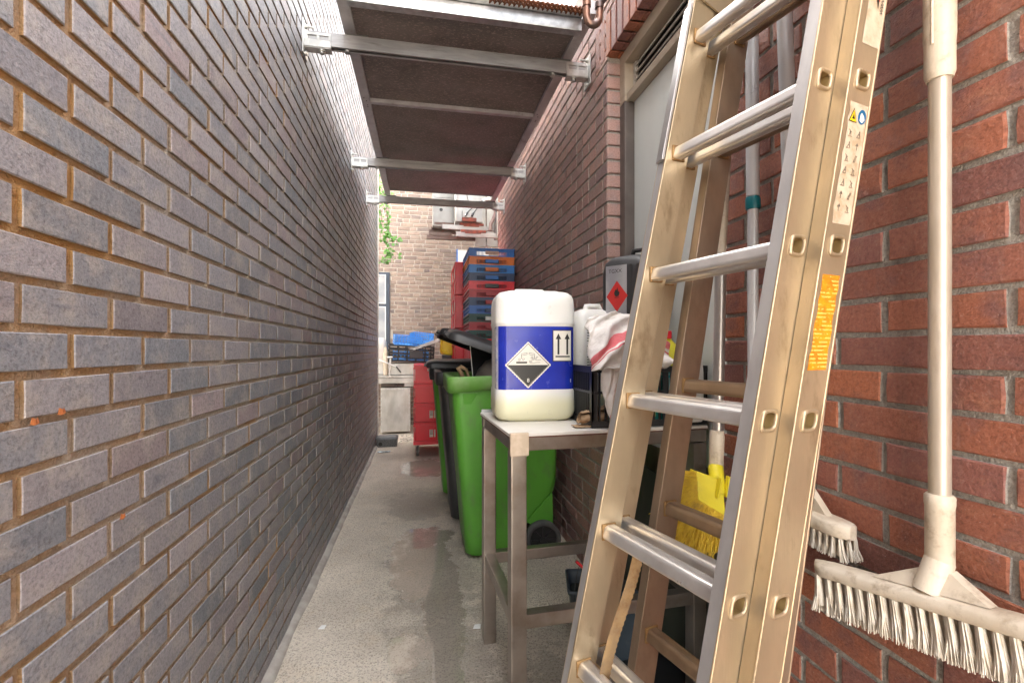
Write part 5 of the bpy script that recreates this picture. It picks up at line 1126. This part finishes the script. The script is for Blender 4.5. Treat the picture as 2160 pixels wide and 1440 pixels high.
for k in range(2600):
    t = rng.random()**0.9; dpt = rng.uniform(-0.002, 0.038)
    if t < 0.40: p0 = A_.lerp(B_, t/0.40); ang = R(182+43*(t/0.40))          # left edge
    else: p0 = B_.lerp(C_2, (t-0.40)/0.60); ang = R(225+52*((t-0.40)/0.60))    # lower edge
    p0 = p0+nb3*(dpt+0.004)+(ce-p0)*0.10; ang += rng.gauss(0, 0.10)
    xr = Vector((0.982, -0.187, 0)); d0 = (xr*math.cos(ang)+Vector((0, 0, 1))*math.sin(ang)+Vector((0, rng.gauss(0, 0.10), 0))).normalized()
    ln = (0.050+0.075*min(1, t/0.45))*rng.uniform(0.80, 1.08)*(1.0 if t < 0.8 else 0.85)
    d1 = (d0+Vector((0, 0, -1))*rng.uniform(0.05, 0.6)).normalized(); curl = Vector((rng.gauss(0, .006), rng.gauss(0, .006), rng.gauss(0, .004)))*(3 if rng.random() < 0.15 else 1)
    p1 = p0+d0*ln*0.6; p2 = p1+d1*ln*0.4+curl
    m.tube([p0, p1, p2], [0.0011, 0.0011, 0.0008], 3, cap=False)
ysub(tag(m.build('bristles', YELH, yb_), kind='stuff'))
# ------------------------------------------------------------------ crate stack (nested trays) against the red wall
def tray(zc, mat, label, insert, i):
    t = thing('stacking_tray', (0.650, 4.72, zc), label, 'crate', 'nested trays stacked by the red wall')
    L, Wd, H = 0.440, 0.64, 0.077
    m = MB()
    m.b2((-L/2, -Wd/2, H-0.012), (L/2, -Wd/2+0.012, H)); m.b2((-L/2, Wd/2-0.012, H-0.012), (L/2, Wd/2, H)); m.b2((-L/2, -Wd/2+0.012, H-0.012), (-L/2+0.012, Wd/2-0.012, H)); m.b2((L/2-0.012, -Wd/2+0.012, H-0.012), (L/2, Wd/2-0.012, H))
    m.b2((-L/2+0.006, -Wd/2+0.006, H-0.030), (L/2-0.006, -Wd/2+0.010, H-0.012)); m.build('rim', mat, t)
    m = MB(); yf = -Wd/2+0.008
    m.b2((-L/2+0.006, yf, 0), (-L/2+0.075, yf+0.006, H-0.012)); m.b2((L/2-0.075, yf, 0), (L/2-0.006, yf+0.006, H-0.012))
    m.b2((-L/2+0.01, yf-0.004, 0), (-L/2+0.03, yf, H-0.012)); m.b2((L/2-0.055, yf-0.004, 0), (L/2-0.035, yf, H-0.012))
    m.b2((-L/2+0.075, yf, 0), (L/2-0.075, yf+0.006, 0.012)); m.b2((-L/2+0.075, yf, 0.050), (L/2-0.075, yf+0.006, H-0.012))
    for k in range(6): 
        for s_ in (-1, 1): x = s_*(0.075+k*0.013); m.b2((x-0.003, yf+0.0005, 0.012), (x+0.003, yf+0.005, 0.050))
    m.build('end_wall', mat, t)
    m = MB()
    for x in (-L/2+0.004, L/2-0.010):
        m.b2((x, -Wd/2+0.012, 0.0), (x+0.005, Wd/2-0.012, 0.010)); m.b2((x, -Wd/2+0.012, 0.036), (x+0.005, Wd/2-0.012, 0.042))
        for k in range(13): y = -Wd/2+0.02+k*(Wd-0.04)/12; m.b2((x, y-0.003, 0.010), (x+0.005, y+0.003, H-0.012))
    m.b2((-L/2+0.01, -Wd/2+0.012, 0.001), (L/2-0.01, Wd/2-0.012, 0.005)); m.build('side_slats', mat, t)
    m = MB(); m.b2((-0.062, -Wd/2-0.001, 0.018), (0.062, -Wd/2+0.007, 0.052)); m.build('handle_panel', insert, t)
    return t
PINKL = M('pale_pink_label', (0.66, 0.45, 0.38), (0.50, 0.34, 0.30), 20, 0.6)
stack = [(BLUEP, 'deep blue tray on top of the nested stack, pale label on its handle', PINKL), (ORANP, 'orange tray, second from the top of the nested stack', BLUEP), (BLUEL, 'bright blue tray with an orange handle panel just below the orange tray', ORANP),
         (NAVYP, 'dark navy tray with a blue handle panel above the red trays', BLUEP), (REDP, 'upper bright red tray in the middle of the stack, under the navy one', BLACKP), (REDP2, 'crimson tray directly below the bright red tray', REDP2),
         (NAVYP, 'navy tray with a red handle panel under the crimson tray', REDP2), (BLUEP, 'deep blue tray in the lower half of the stack, blue panel', NAVYP), (DGRNP, 'dark green tray with a torn white label above the bin lid', WHITEP), (REDP2, 'crimson tray low in the stack just above the bin lid', REDP2),
         (DGRNP, 'dark green tray just hidden by the black lid', DGRNP)]
zc = 2.146-0.077; zlow = None
for i, (mt_, lb, ins) in enumerate(stack):
    tray(zc-0.0765*i, mt_, lb, ins, i); zlow = zc-0.0765*i
k = 0
low_cols = [(BLUEP, 'deep blue'), (REDP, 'bright red'), (NAVYP, 'navy'), (ORANP, 'orange')]
zz = zlow
while zz-0.0765 > 0.02:
    zz -= 0.0765
bs_ = MB(); bs_.b2((-0.21, -0.31, 0), (0.21, 0.31, zlow-0.002)); 
# the stack below the bin lids stands on a red pallet box
pbx = thing('red_pallet_box', (0.650, 4.72, 0), 'tall red box under the nested trays, hidden mostly by the bins', 'box')
m = MB(); H = zlow-0.003; m.b2((-0.21, -0.31, 0), (0.21, 0.31, H)); m.build('box_body', REDP, pbx, 0.006)
m = MB(); [m.b2((-0.214, -0.314, z), (0.214, 0.314, z+0.018)) for z in (0.02, H*0.33, H*0.66, H-0.02)]; m.build('box_ribs', REDP, pbx, 0.002, 1)
# taller red crates behind the stack
for i, (z0, h, lb) in enumerate(((1.79, 0.35, 'topmost of the tall red crates behind the nested trays'), (1.43, 0.355, 'second tall red crate from the top behind the nested trays'), (1.07, 0.355, 'third tall red crate down, low behind the nested trays'))):
    t = thing('tall_red_crate', (0.62, 5.41, z0), lb, 'crate', 'tall red crates behind the tray stack'); Lx, Ly_ = 0.52, 0.66
    m = MB(); m.b2((-Lx/2, -Ly_/2, 0), (Lx/2, Ly_/2, h-0.004)); 
    m.build('crate_shell', REDP, t, 0.004)
    m = MB()
    for z in (0.0, 0.165, h-0.03): m.b2((-Lx/2-0.010, -Ly_/2-0.008, z), (-Lx/2-0.001, Ly_/2+0.008, z+0.022))
    for z in (0.0, h-0.03): m.b2((-Lx/2-0.010, -Ly_/2-0.010, z), (Lx/2, -Ly_/2-0.001, z+0.022))
    for y in (-Ly_/2, -0.02, Ly_/2-0.03): m.b2((-Lx/2-0.009, y, 0.022), (-Lx/2-0.001, y+0.03, h-0.03))
    m.build('crate_ribs', REDP, t, 0.001, 1)
    m = MB(); [m.b2((-Lx/2-0.003, y, 0.19), (-Lx/2-0.0008, y+0.17, 0.29)) for y in (-0.24, 0.09)]; m.build('paper_label', M('sun_bleached_label', (0.75, 0.55, 0.50), (0.65, 0.40, 0.36), 9, 0.6), t)
stb = thing('crate_pallet', (0.62, 5.41, 0), 'dark support box below the tall red crates, mostly hidden by the bins', 'box')
m = MB(); m.b2((-0.25, -0.32, 0), (0.25, 0.32, 1.068)); m.build('box_body', REDP2, stb, 0.004); m = MB(); [m.b2((-0.255, -0.325, z), (0.255, 0.325, z+0.02)) for z in (0.0, 0.5, 1.045)]; m.build('box_ribs', REDP2, stb)

# ------------------------------------------------------------------ red totes on a dolly
dl = thing('wheeled_dolly', (0.110, 5.72, 0), 'red wheeled dolly under the stack of red totes', 'dolly')
m = MB(); m.b2((-0.20, -0.30, 0.130), (0.20, 0.30, 0.170)); m.build('deck', REDP, dl, 0.004)
for sx in (-1, 1):
    for sy2 in (-1, 1):
        cx_, cy_ = sx*0.155, sy2*0.235; f = MB(); f.b2((cx_-0.03, cy_-0.03, 0.118), (cx_+0.03, cy_+0.03, 0.129)); f.b2((cx_-0.020, cy_-0.032, 0.045), (cx_-0.016, cy_+0.022, 0.118)); f.b2((cx_+0.016, cy_-0.032, 0.045), (cx_+0.020, cy_+0.022, 0.118))
        fk = f.build('castor', STEEL, dl, 0.001, 1); w3 = MB(); w3.tube([(cx_-0.013, cy_-0.010, 0.052), (cx_+0.013, cy_-0.010, 0.052)], 0.050, 24); w3.build('castor_wheel', RUBBER, fk)
        w3 = MB(); w3.tube([(cx_-0.022, cy_-0.010, 0.052), (cx_+0.022, cy_-0.010, 0.052)], 0.012, 12); w3.build('castor_axle', ZINC, fk)
tote_lab = ['lowest red tote on the dolly, one white label', 'red tote second from the bottom, two white labels', 'red tote third from the bottom, without paper label', 'topmost red tote on the dolly, a small pale tag at its rim']
z = 0.172
for i in range(4):
    h = 0.214
    t = thing('red_tote', (0.110, 5.72, z), tote_lab[i], 'tote', 'red totes stacked on the dolly'); Lx, Ly_ = 0.40, 0.60
    m = MB(); m.b2((-Lx/2+0.020, -Ly_/2+0.022, 0), (Lx/2-0.020, Ly_/2-0.022, h-0.045)); m.build('tote_shell', REDP, t, 0.003)
    m = MB(); m.b2((-Lx/2, -Ly_/2, h-0.050), (Lx/2, Ly_/2, h-0.036)); m.b2((-Lx/2+0.003, -Ly_/2+0.003, h-0.012), (Lx/2-0.003, Ly_/2-0.003, h-0.002)); m.b2((-Lx/2+0.008, -Ly_/2+0.006, h-0.036), (Lx/2-0.008, Ly_/2-0.006, h-0.012)); m.build('rim', REDP, t, 0.001, 1)
    m = MB(); [m.b2((x, -Ly_/2+0.003, 0.004), (x+0.009, -Ly_/2+0.023, h-0.051)) for x in (-Lx/2+0.004, -0.100, 0.02, Lx/2-0.012)]; [m.b2((x, -Ly_/2+0.002, h-0.078), (x+0.040, -Ly_/2+0.023, h-0.051)) for x in (-0.06, 0.03)]; m.build('tote_ribs', REDP, t)
    if i < 2:
        m = MB(); m.b2((-0.022, -Ly_/2+0.0185, 0.04), (0.046, -Ly_/2+0.0205, 0.125)); 
        if i == 1: m.b2((0.052, -Ly_/2+0.0185, 0.04), (0.10, -Ly_/2+0.0205, 0.125))
        m.build('paper_label', PAPER, t); m = MB(); [m.b2((-0.015, -Ly_/2+0.0178, 0.112-0.014*k), (0.03, -Ly_/2+0.0182, 0.117-0.014*k)) for k in range(4)]; m.build('label_print', INK, t)
    if i == 3: m = MB(); m.b2((-0.045, -Ly_/2-0.003, h-0.075), (-0.018, -Ly_/2-0.0015, h-0.045)); m.build('paper_label', PINKL, t)
    z += h+0.001

# ------------------------------------------------------------------ stainless sink counter and what lies on it
sk = thing('steel_sink_counter', (-0.25, 7.15, 0), 'stainless steel sink counter with a cabinet at the far end', 'sink')
def ks(o): return sub(o, sk)
m = MB(); m.b2((-1.3, 6.88, 0.80), (0.14, 7.55, 0.835)); m.b2((-1.3, 7.40, 0.836), (0.14, 7.55, 0.99)); m.b2((-1.3, 6.885, 0.72), (0.14, 6.91, 0.799)); ks(m.build('countertop', SINKM, sk, 0.006))
m = MB(); m.b2((-0.56, 6.93, 0.03), (-0.16, 7.35, 0.66)); ks(m.build('cabinet', SINKM, sk, 0.008))
m = MB(); m.b2((-0.565, 6.915, 0.628), (-0.155, 6.928, 0.655)); m.b2((-0.175, 6.915, 0.03), (-0.157, 6.928, 0.627)); m.b2((-0.565, 6.915, 0.03), (-0.548, 6.928, 0.627)); ks(m.build('door_edge', ZINC, sk, 0.002))
for x in (-1.2, 0.08):
    m = MB(); m.b2((x, 6.93, 0), (x+0.04, 6.97, 0.798)); ks(m.build('leg', SINKM, sk, 0.003))
m = MB(); m.b2((-0.56, 6.95, 0.672), (-0.36, 7.3, 0.715)); m.b2((-0.35, 6.95, 0.672), (-0.25, 7.3, 0.71)); ks(m.build('drawer', JAMB, sk, 0.003))
m = MB(); [m.tube([(-0.235+k*0.022, 6.94, 0.695), (-0.235+k*0.022, 6.952, 0.695)], 0.006, 8) for k in range(5)]; m.b2((-0.24, 6.95, 0.675), (-0.02, 6.99, 0.715)); ks(m.build('control_panel', SINKM, sk))
ml = thing('white_mixer_lever', (-0.42, 6.86, 0.84), 'long white hose arm with black nozzle lying over the sink edge', 'hose')
m = MB(); m.tube([(-0.585, 6.86, 1.055), (-0.35, 6.86, 0.96)], 0.011, 10); m.tube([(-0.43, 6.86, 1.09), (-0.445, 6.86, 0.95), (-0.435, 6.86, 0.86), (-0.45, 6.86, 0.81)], 0.008, 8); m.tube([(-0.425, 6.86, 1.09), (-0.425, 6.86, 0.95), (-0.445, 6.86, 0.86), (-0.42, 6.86, 0.81)], 0.008, 8); m.tube([(-0.47, 6.86, 1.09), (-0.40, 6.86, 1.09)], 0.014, 10); sub(m.build('hose_arm', WHITEP, ml), ml)
m = MB(); m.tube([(-0.35, 6.86, 0.96), (-0.285, 6.86, 0.875)], 0.010, 10); sub(m.build('nozzle', BLACKP, ml), ml)
def lattice(t, L, Wd, H, mat, nx, ny, nz, bar=0.010, th=0.007, nm='lattice'):
    m = MB()
    for k in range(nz+1):
        z = (H-bar)*k/nz
        m.b2((-L/2, -Wd/2, z), (L/2, -Wd/2+th, z+bar)); m.b2((-L/2, Wd/2-th, z), (L/2, Wd/2, z+bar)); m.b2((-L/2, -Wd/2+th, z), (-L/2+th, Wd/2-th, z+bar)); m.b2((L/2-th, -Wd/2+th, z), (L/2, Wd/2-th, z+bar))
    for i in range(nx+1):
        x = -L/2+(L-bar)*i/nx; [m.b2((x+.0005, y+.0005, 0.001), (x+bar-.0005, y+th-.0005, H-0.001)) for y in (-Wd/2, Wd/2-th)]
    for i in range(ny+1):
        y = -Wd/2+(Wd-bar)*i/ny; [m.b2((x+.0005, y+.0005, 0.001), (x+th-.0005, y+bar-.0005, H-0.001)) for x in (-L/2, L/2-th)]
    o = m.build(nm, mat, t); f = MB(); f.b2((-L/2+0.01, -Wd/2+0.01, 0.0), (L/2-0.01, Wd/2-0.01, 0.005)); f.build('crate_floor', mat, t); return o
kc = thing('tilted_black_crate', (-0.16, 7.11, 1.03), 'black lattice crate tilted on the sink, filled with blue punnets', 'crate', rz=R(6)); kc.rotation_euler = (R(3), R(3), R(5))
lattice(kc, 0.64, 0.40, 0.235, BLACKP, 5, 3, 4, 0.020)
m = MB(); m.b2((-0.03, -0.203, 0.07), (0.16, -0.2005, 0.16)); m.build('grey_label', M('dark_grey_card', (0.07, 0.07, 0.075), None, 9, 0.6), kc)
m = MB(); m.b2((0.322, -0.12, 0.03), (0.3235, 0.0, 0.14)); m.build('paper_label', PAPER, kc)
for i, (x, y, z, L, rz, ry, lb) in enumerate(((-0.20, 7.10, 1.27, 0.40, 8, 4, 'sky blue punnet tray heaped highest in the black crate'), (0.0, 7.15, 1.31, 0.30, -12, 6, 'sky blue slotted tray tipped at the right of the heap'), (-0.16, 7.08, 1.06, 0.50, 3, 2, 'blue tray lying at the bottom inside the black crate'))):
    t = thing('blue_punnet_tray', (x, y, z), lb, 'tray', 'blue trays heaped in the black crate'); t.rotation_euler = (R(6), R(ry), R(rz)); lattice(t, L, 0.30, 0.13, SKYP, 9, 7, 3, 0.013)
ct = thing('clear_plastic_tray', (0.06, 7.02, 1.25), 'translucent white tray edge sticking out of the black crate', 'tray'); ct.rotation_euler = (0, R(-20), R(-5))
m = MB(); m.loft([rring(0, 0, z, w2, 0.26, 0.03, 5) for z, w2 in ((0, 0.42), (0.03, 0.46), (0.036, 0.48), (0.037, 0.46), (0.01, 0.41))]); m.build('tray_shell', WHITEP, ct)
jg = thing('white_canister', (-0.60, 7.10, 1.02-0.03), 'white plastic canister beside the left wall end, on the sink', 'canister')
m = MB(); m.loft([rring(0, 0, z, w2, w2, w2*0.3, 6) for z, w2 in ((0, 0.20), (0.01, 0.21), (0.25, 0.21), (0.33, 0.19), (0.37, 0.14), (0.38, 0.12))]); m.build('canister_body', M('off_white_canister', (0.62, 0.60, 0.57), None, 6, 0.4), jg)
hd0 = thing('cream_bottle', (-0.50, 6.98, 0.836), 'cream bottle with brown streaks next to the white canister', 'bottle')
m = MB(); m.tube([(0, 0, 0), (0, 0, 0.30), (0, 0, 0.36), (0, 0, 0.40)], [0.035, 0.035, 0.02, 0.012], 14); m.build('bottle_body', CREAM, hd0)
wsup = thing('grey_basin_box', (-0.22, 7.14, 0.836), 'grey box under the tilted black crate on the sink', 'box'); m = MB(); m.b2((-0.26, -0.14, 0), (0.36, 0.14, 0.17)); m.build('box_body', SINKM, wsup, 0.01)
# yellow plastic thing and small red crates behind the bins
yt = thing('yellow_plastic_seat', (0.30, 5.62, 1.14), 'yellow moulded plastic panel leaning behind the black bin lids', 'panel'); yt.rotation_euler = (R(-8), R(6), R(4))
m = MB(); m.loft([[(p[0], z, p[1]) for p in [(q[0], q[1]) for q in rring(0, 0.135, 0, 0.19*k, 0.28*k, 0.05, 6)]] for z, k in ((0.0, 1.0), (-0.02, 0.97), (-0.022, 0.8), (-0.008, 0.72))]); m.tube([(0.03, -0.02, 0.05), (0.03, -0.04, 0.05)], 0.035, 16); m.build('moulded_panel', YELP, yt)
mm = MB(); mm.b2((0.235, 5.52, 0), (0.345, 5.68, 1.135)); o_ = thing('narrow_grey_box', (0.29, 5.60, 0), 'narrow upright grey box carrying the yellow panel, behind the bins', 'box'); mm.v = [(v[0]-0.29, v[1]-5.60, v[2]) for v in mm.v]; mm.build('box_body', BLACKG, o_, 0.005)

# ------------------------------------------------------------------ air conditioners with brackets
wc = thing('white_cladding_post', (0.92, 6.35, 1.9), 'peeling white timber cladding at the end of the red wall', 'cladding')
def ws(o): return sub(o, wc)
m = MB(); m.b2((0.72, 6.40, 2.60), (0.86, 6.44, 3.6)); m.b2((0.87, 6.38, 2.60), (1.02, 6.44, 3.6)); m.b2((1.03, 6.36, 2.60), (1.28, 6.44, 3.6)); m.b2((1.29, 6.3, 0.0), (1.31, 6.5, 3.6)); ws(m.build('cladding_boards', ACW, wc, 0.004))
def ac(loc, w2, d2, h2, label, side):
    t = thing('ac_unit', loc, label, 'air conditioner', 'air conditioners above the yard')
    m = MB(); m.b2((-w2/2, -d2/2, 0), (w2/2, d2/2, h2)); m.build('casing', ACW, t, 0.008)
    m = MB(); m.b2((-w2/2+0.03, -d2/2-0.010, 0.012), (-w2/2+0.034, -d2/2-0.001, h2)); m.b2((w2/2-0.034, -d2/2-0.010, 0.012), (w2/2-0.03, -d2/2-0.001, h2)); m.b2((-w2/2+0.034, -d2/2-0.006, h2*0.62), (w2/2-0.034, -d2/2-0.001, h2*0.63)); m.build('panel_seam', ACW, t)
    return t
a1 = ac((0.30, 6.62, 2.86), 0.30, 0.34, 0.62, 'left white air conditioner with a round dark port and brown rust', 0)
m = MB(); m.tube([(-0.04, -0.172, 0.22), (-0.04, -0.18, 0.22)], 0.022, 18); m.build('round_port', INK, a1)
m = MB(); m.b2((-0.13, -0.18, 0.02), (0.14, -0.172, 0.05)); m.box((0.0, -0.18, 0.29), (0.24, 0.012, 0.014)); m.build('rust_trim', ACB, a1)
a2 = ac((0.60, 6.22, 2.83), 0.34, 0.34, 0.66, 'right white air conditioner with cable plugs in its side box', 1)
m = MB(); m.b2((-0.09, -0.20, 0.045), (0.09, -0.172, 0.13)); pb2 = m.build('connection_box', ACW, a2, 0.01)
m = MB()
for x in (-0.04, 0.04): m.tube([(x-0.012, -0.235, 0.055), (x, -0.215, 0.085), (x+0.02, -0.21, 0.115)], [0.012, 0.016, 0.008], 10)
m.build('cable_plug', BLACKP, a2)
m = MB(); m.b2((-0.095, -0.205, 0.0), (0.09, -0.172, 0.043)); m.build('red_foot', RUSTRED, a2, 0.003)
cb = thing('power_cables', (0.7, 6.0, 3.0), 'thin black cables looping from the right unit to the conduit', 'cable')
m = MB(); m.tube([(0.58, 6.01, 2.945), (0.66, 6.0, 3.02), (0.745, 6.0, 3.085), (0.80, 6.0, 3.10)], 0.0055, 8); m.tube([(0.66, 6.01, 2.945), (0.70, 6.0, 3.0), (0.765, 6.0, 3.07), (0.80, 6.0, 3.095)], 0.0055, 8); m.tube([(0.56, 6.03, 3.20), (0.585, 6.02, 3.09), (0.65, 6.01, 3.045), (0.74, 6.0, 3.07)], 0.004, 8); sub(m.build('black_cable', INK, cb), cb)
cd = thing('curved_conduit', (0.9, 6.0, 2.9), 'thick pinkish hose arching beside the right air conditioner', 'hose')
m = MB(); pts = [(0.77, 6.0, 3.088)]+[(0.865+0.085*math.cos(R(110-k*20))+0.0, 6.0, 3.015+0.095*math.sin(R(110-k*20))) for k in range(0, 7)]+[(0.905, 6.0, 2.87), (0.87, 6.0, 2.80), (0.865, 6.0, 2.72)]
m.tube(pts, 0.024, 14); sub(m.build('hose_tube', M('pinkish_grey_hose', (0.42, 0.30, 0.27), (0.34, 0.24, 0.22), 12, 0.5), cd), cd); m = MB(); m.tube([(0.765, 6.0, 3.085), (0.80, 6.0, 3.105), (0.86, 6.0, 3.112)], 0.027, 14); sub(m.build('hose_sleeve', ZINC, cd), cd)
for i, (y, z, xl, lb) in enumerate(((6.10, 2.735, 0.26, 'upper white bracket rail under the right air conditioner'), (5.90, 2.60, 0.42, 'lowest bracket rail with red-stained rubber feet, above the crates'), (6.62, 2.80, 0.10, 'rear brown bracket rail under the left air conditioner'), (6.45, 2.68, 0.07, 'front brown bracket rail sticking out left of the units'))):
    t = thing('bracket_rail', (0.9, y, z), lb, 'bracket', 'bracket rails under the air conditioners'); mt_ = ACW if i < 2 else ACB  # brown rails carry the shade below the units as colour
    m = MB(); m.b2((xl-0.9, -0.022, 0), (0.36, 0.022, 0.008)); m.b2((xl-0.9, -0.022, 0.008), (0.36, -0.017, 0.055)); m.build('rail', mt_, t, 0.002, 1)
    m = MB(); w0 = 0.48-0.9 if i < 2 else xl-0.87; m.b2((w0, -0.03, 0.056), (w0+(0.31 if i < 2 else 0.30), 0.03, 0.085)); m.b2((w0+0.05, -0.031, 0.040), (w0+0.25, -0.0225, 0.056)); m.build('rubber_foot', RUSTRED if i < 2 else ACB, t, 0.003)
m = MB(); m.b2((0.925, 5.86, 2.62), (0.965, 6.12, 3.5)); wpl = thing('bracket_plate', (0.94, 6.0, 2.6), 'white vertical mounting plate beside the end of the red wall', 'plate'); sub(m.build('plate', ACW, wpl, 0.004), wpl)

# ------------------------------------------------------------------ ivy hanging over the left wall end
iv = thing('hanging_ivy', (-0.45, 6.5, 3.2), 'fresh green ivy strands hanging past the end of the grey wall', 'ivy')
rng = random.Random(5); st = MB(); lf = MB()
def strand(p, q, n, leafy):
    p, q = Vector(p), Vector(q); pts = []
    for i in range(n): t = i/(n-1); pts.append(p.lerp(q, t)+Vector((0.018*math.sin(t*9+p.x*30), 0.02*math.cos(t*7), 0)))
    st.tube(pts, 0.0028, 5, cap=False)
    for i in range(n*3):
        t = (i+rng.random())/(n*3)
        if rng.random() > leafy(t): continue
        c = p.lerp(q, t)+Vector((rng.gauss(0, 0.03), rng.gauss(0, 0.025), rng.gauss(0, 0.015))); s_ = rng.uniform(0.018, 0.034)
        rt = Matrix.Rotation(rng.uniform(-0.6, 0.6), 4, 'Y') @ Matrix.Rotation(rng.uniform(0.5, 1.6), 4, 'X') @ Matrix.Rotation(rng.uniform(-1, 1), 4, 'Z')
        shape = [(0, -0.9, 0), (0.45, -1.0, -.05), (0.5, -0.4, .02), (1.0, -0.1, -.08), (0.5, 0.3, .03), (0, 1.15, -.1), (-0.5, 0.3, .03), (-1.0, -0.1, -.08), (-0.5, -0.4, .02), (-0.45, -1.0, -.05)]
        mt4 = Matrix.Translation(c) @ rt @ Matrix.Scale(s_, 4); vs = [(0, -0.2, 0.06)]+shape
        lf.add(vs, [(0, i2+1, (i2+1) % 10+1) for i2 in range(10)], None, False, mt4)
strand((-0.56, 6.5, 3.5), (-0.52, 6.5, 2.62), 16, lambda t: 0.9); strand((-0.47, 6.5, 3.5), (-0.42, 6.5, 2.36), 20, lambda t: 0.45+0.5*t)
strand((-0.44, 6.5, 3.5), (-0.44, 6.5, 2.75), 14, lambda t: 0.5); strand((-0.46, 6.5, 2.72), (-0.29, 6.5, 2.66), 8, lambda t: 1); strand((-0.42, 6.5, 2.5), (-0.50, 6.5, 2.33), 8, lambda t: 1); strand((-0.42, 6.5, 2.62), (-0.27, 6.5, 2.42), 8, lambda t: 0.45)
strand((-0.62, 6.6, 3.6), (-0.5, 6.6, 3.28), 9, lambda t: 1)
sub(st.build('stem', STEMM, iv), iv); sub(tag(lf.build('leaves', LEAF, iv), kind='stuff'), iv)

# ------------------------------------------------------------------ bits on the ground
bx = thing('grey_bait_box', (-0.42, 6.12, 0), 'grey plastic bait box on the floor against the end of the left wall', 'box')
m = MB(); m.loft([rring(0, 0, z, w2, d2, 0.012, 4) for z, w2, d2 in ((0, 0.24, 0.19), (0.09, 0.25, 0.20))]); m.build('box_body', M('speckled_grey_plastic', (0.16, 0.16, 0.155), (0.08, 0.08, 0.08), 90, 0.6, dirt=(0.4, 0.38, 0.34), ds=60, dt=(0.6, 0.7)), bx)
m = MB(); m.loft([rring(0, 0, z, w2, d2, 0.02, 5) for z, w2, d2 in ((0.091, 0.27, 0.215), (0.105, 0.27, 0.215), (0.122, 0.22, 0.17))]); m.build('lid', M('dark_grey_lid', (0.10, 0.105, 0.11), (0.14, 0.145, 0.15), 20, 0.4), bx)
m = MB(); m.tube([(-0.075, -0.104, 0.04), (-0.075, -0.0965, 0.04)], 0.024, 14); m.build('entry_hole', INK, bx)
fw = thing('foil_wrapper', (-0.43, 5.72, 0.003), 'flattened silvery wrapper on the concrete in front of the bait box', 'litter')
m = MB(); m.sheet([[Vector((-0.075+0.15*i/12, -0.03+0.06*j/6, 0.006+0.012*noise.noise((i*.7, j*.8, 1)))) for i in range(13)] for j in range(7)], smooth=False); m.build('foil', M('silver_foil', (0.45, 0.50, 0.52), (0.15, 0.2, 0.22), 60, 0.3, 0.1, 0.7), fw)
rng = random.Random(33); m = MB()
def chip(x, y, s_):
    n = 5; a0 = rng.random()*6; top = [(x+s_*math.cos(a0+k*1.257)*rng.uniform(.6, 1), y+s_*math.sin(a0+k*1.257)*rng.uniform(.6, 1), 0.002+s_*0.35) for k in range(n)]; bot = [(p[0], p[1], 0.0) for p in top]; m.loft([bot, top], smooth=False)
for _ in range(90): chip(rng.uniform(-0.28, 0.0), rng.uniform(6.3, 6.85), rng.uniform(0.006, 0.022))
for _ in range(120): chip(rng.uniform(-0.52, 0.9), rng.uniform(1.3, 6.2), rng.uniform(0.0015, 0.0045))
for _ in range(90): chip(-0.50+abs(rng.gauss(0, 0.02)), rng.uniform(1.6, 6.2), rng.uniform(0.002, 0.006))
tag(m.build('scattered_debris', DEBR), 'pale crumbs and litter scattered before the steel cabinet', 'litter', kind='stuff')
for i, (x, y, s_, lb) in enumerate(((0.235, 2.04, 0.018, 'small white paper scrap on the ground by the table leg'), (-0.42, 2.16, 0.016, 'flat white spot of litter on the concrete near the left wall'))):
    m = MB(); m.add([(-s_, -s_*.6, 0.003), (s_*0.7, -s_, 0.004), (s_, s_*.5, 0.008), (-s_*0.4, s_, 0.004)], [(0, 1, 2, 3)]); o = m.build('paper_scrap', WHITEP, None, solid=0.001); o.location = (x, y, 0.001); tag(o, lb, 'litter')
# small dry leaf bits stuck in the left wall joints
for i, (y, z, lb) in enumerate(((0.812, 1.095, 'dry orange leaf bit on the grey wall, the larger of the two at left'), (0.865, 1.103, 'dry orange leaf bit caught just right of the larger one'), (1.02, 0.885, 'dry orange leaf bit low on the grey wall'))):
    m = MB(); sh = [(0, -0.007, -0.004), (0.001, 0.0, -0.006), (0.002, 0.007, -0.003), (0.001, 0.005, 0.005), (0.003, 0, 0.003), (0.001, -0.005, 0.006)]
    m.add(sh, [(0, 1, 2, 3, 4, 5)]); o = m.build('dry_leaf', DRYLEAF, None, solid=0.0006); o.location = (LX+0.0015, y, z); tag(o, lb, 'leaf')
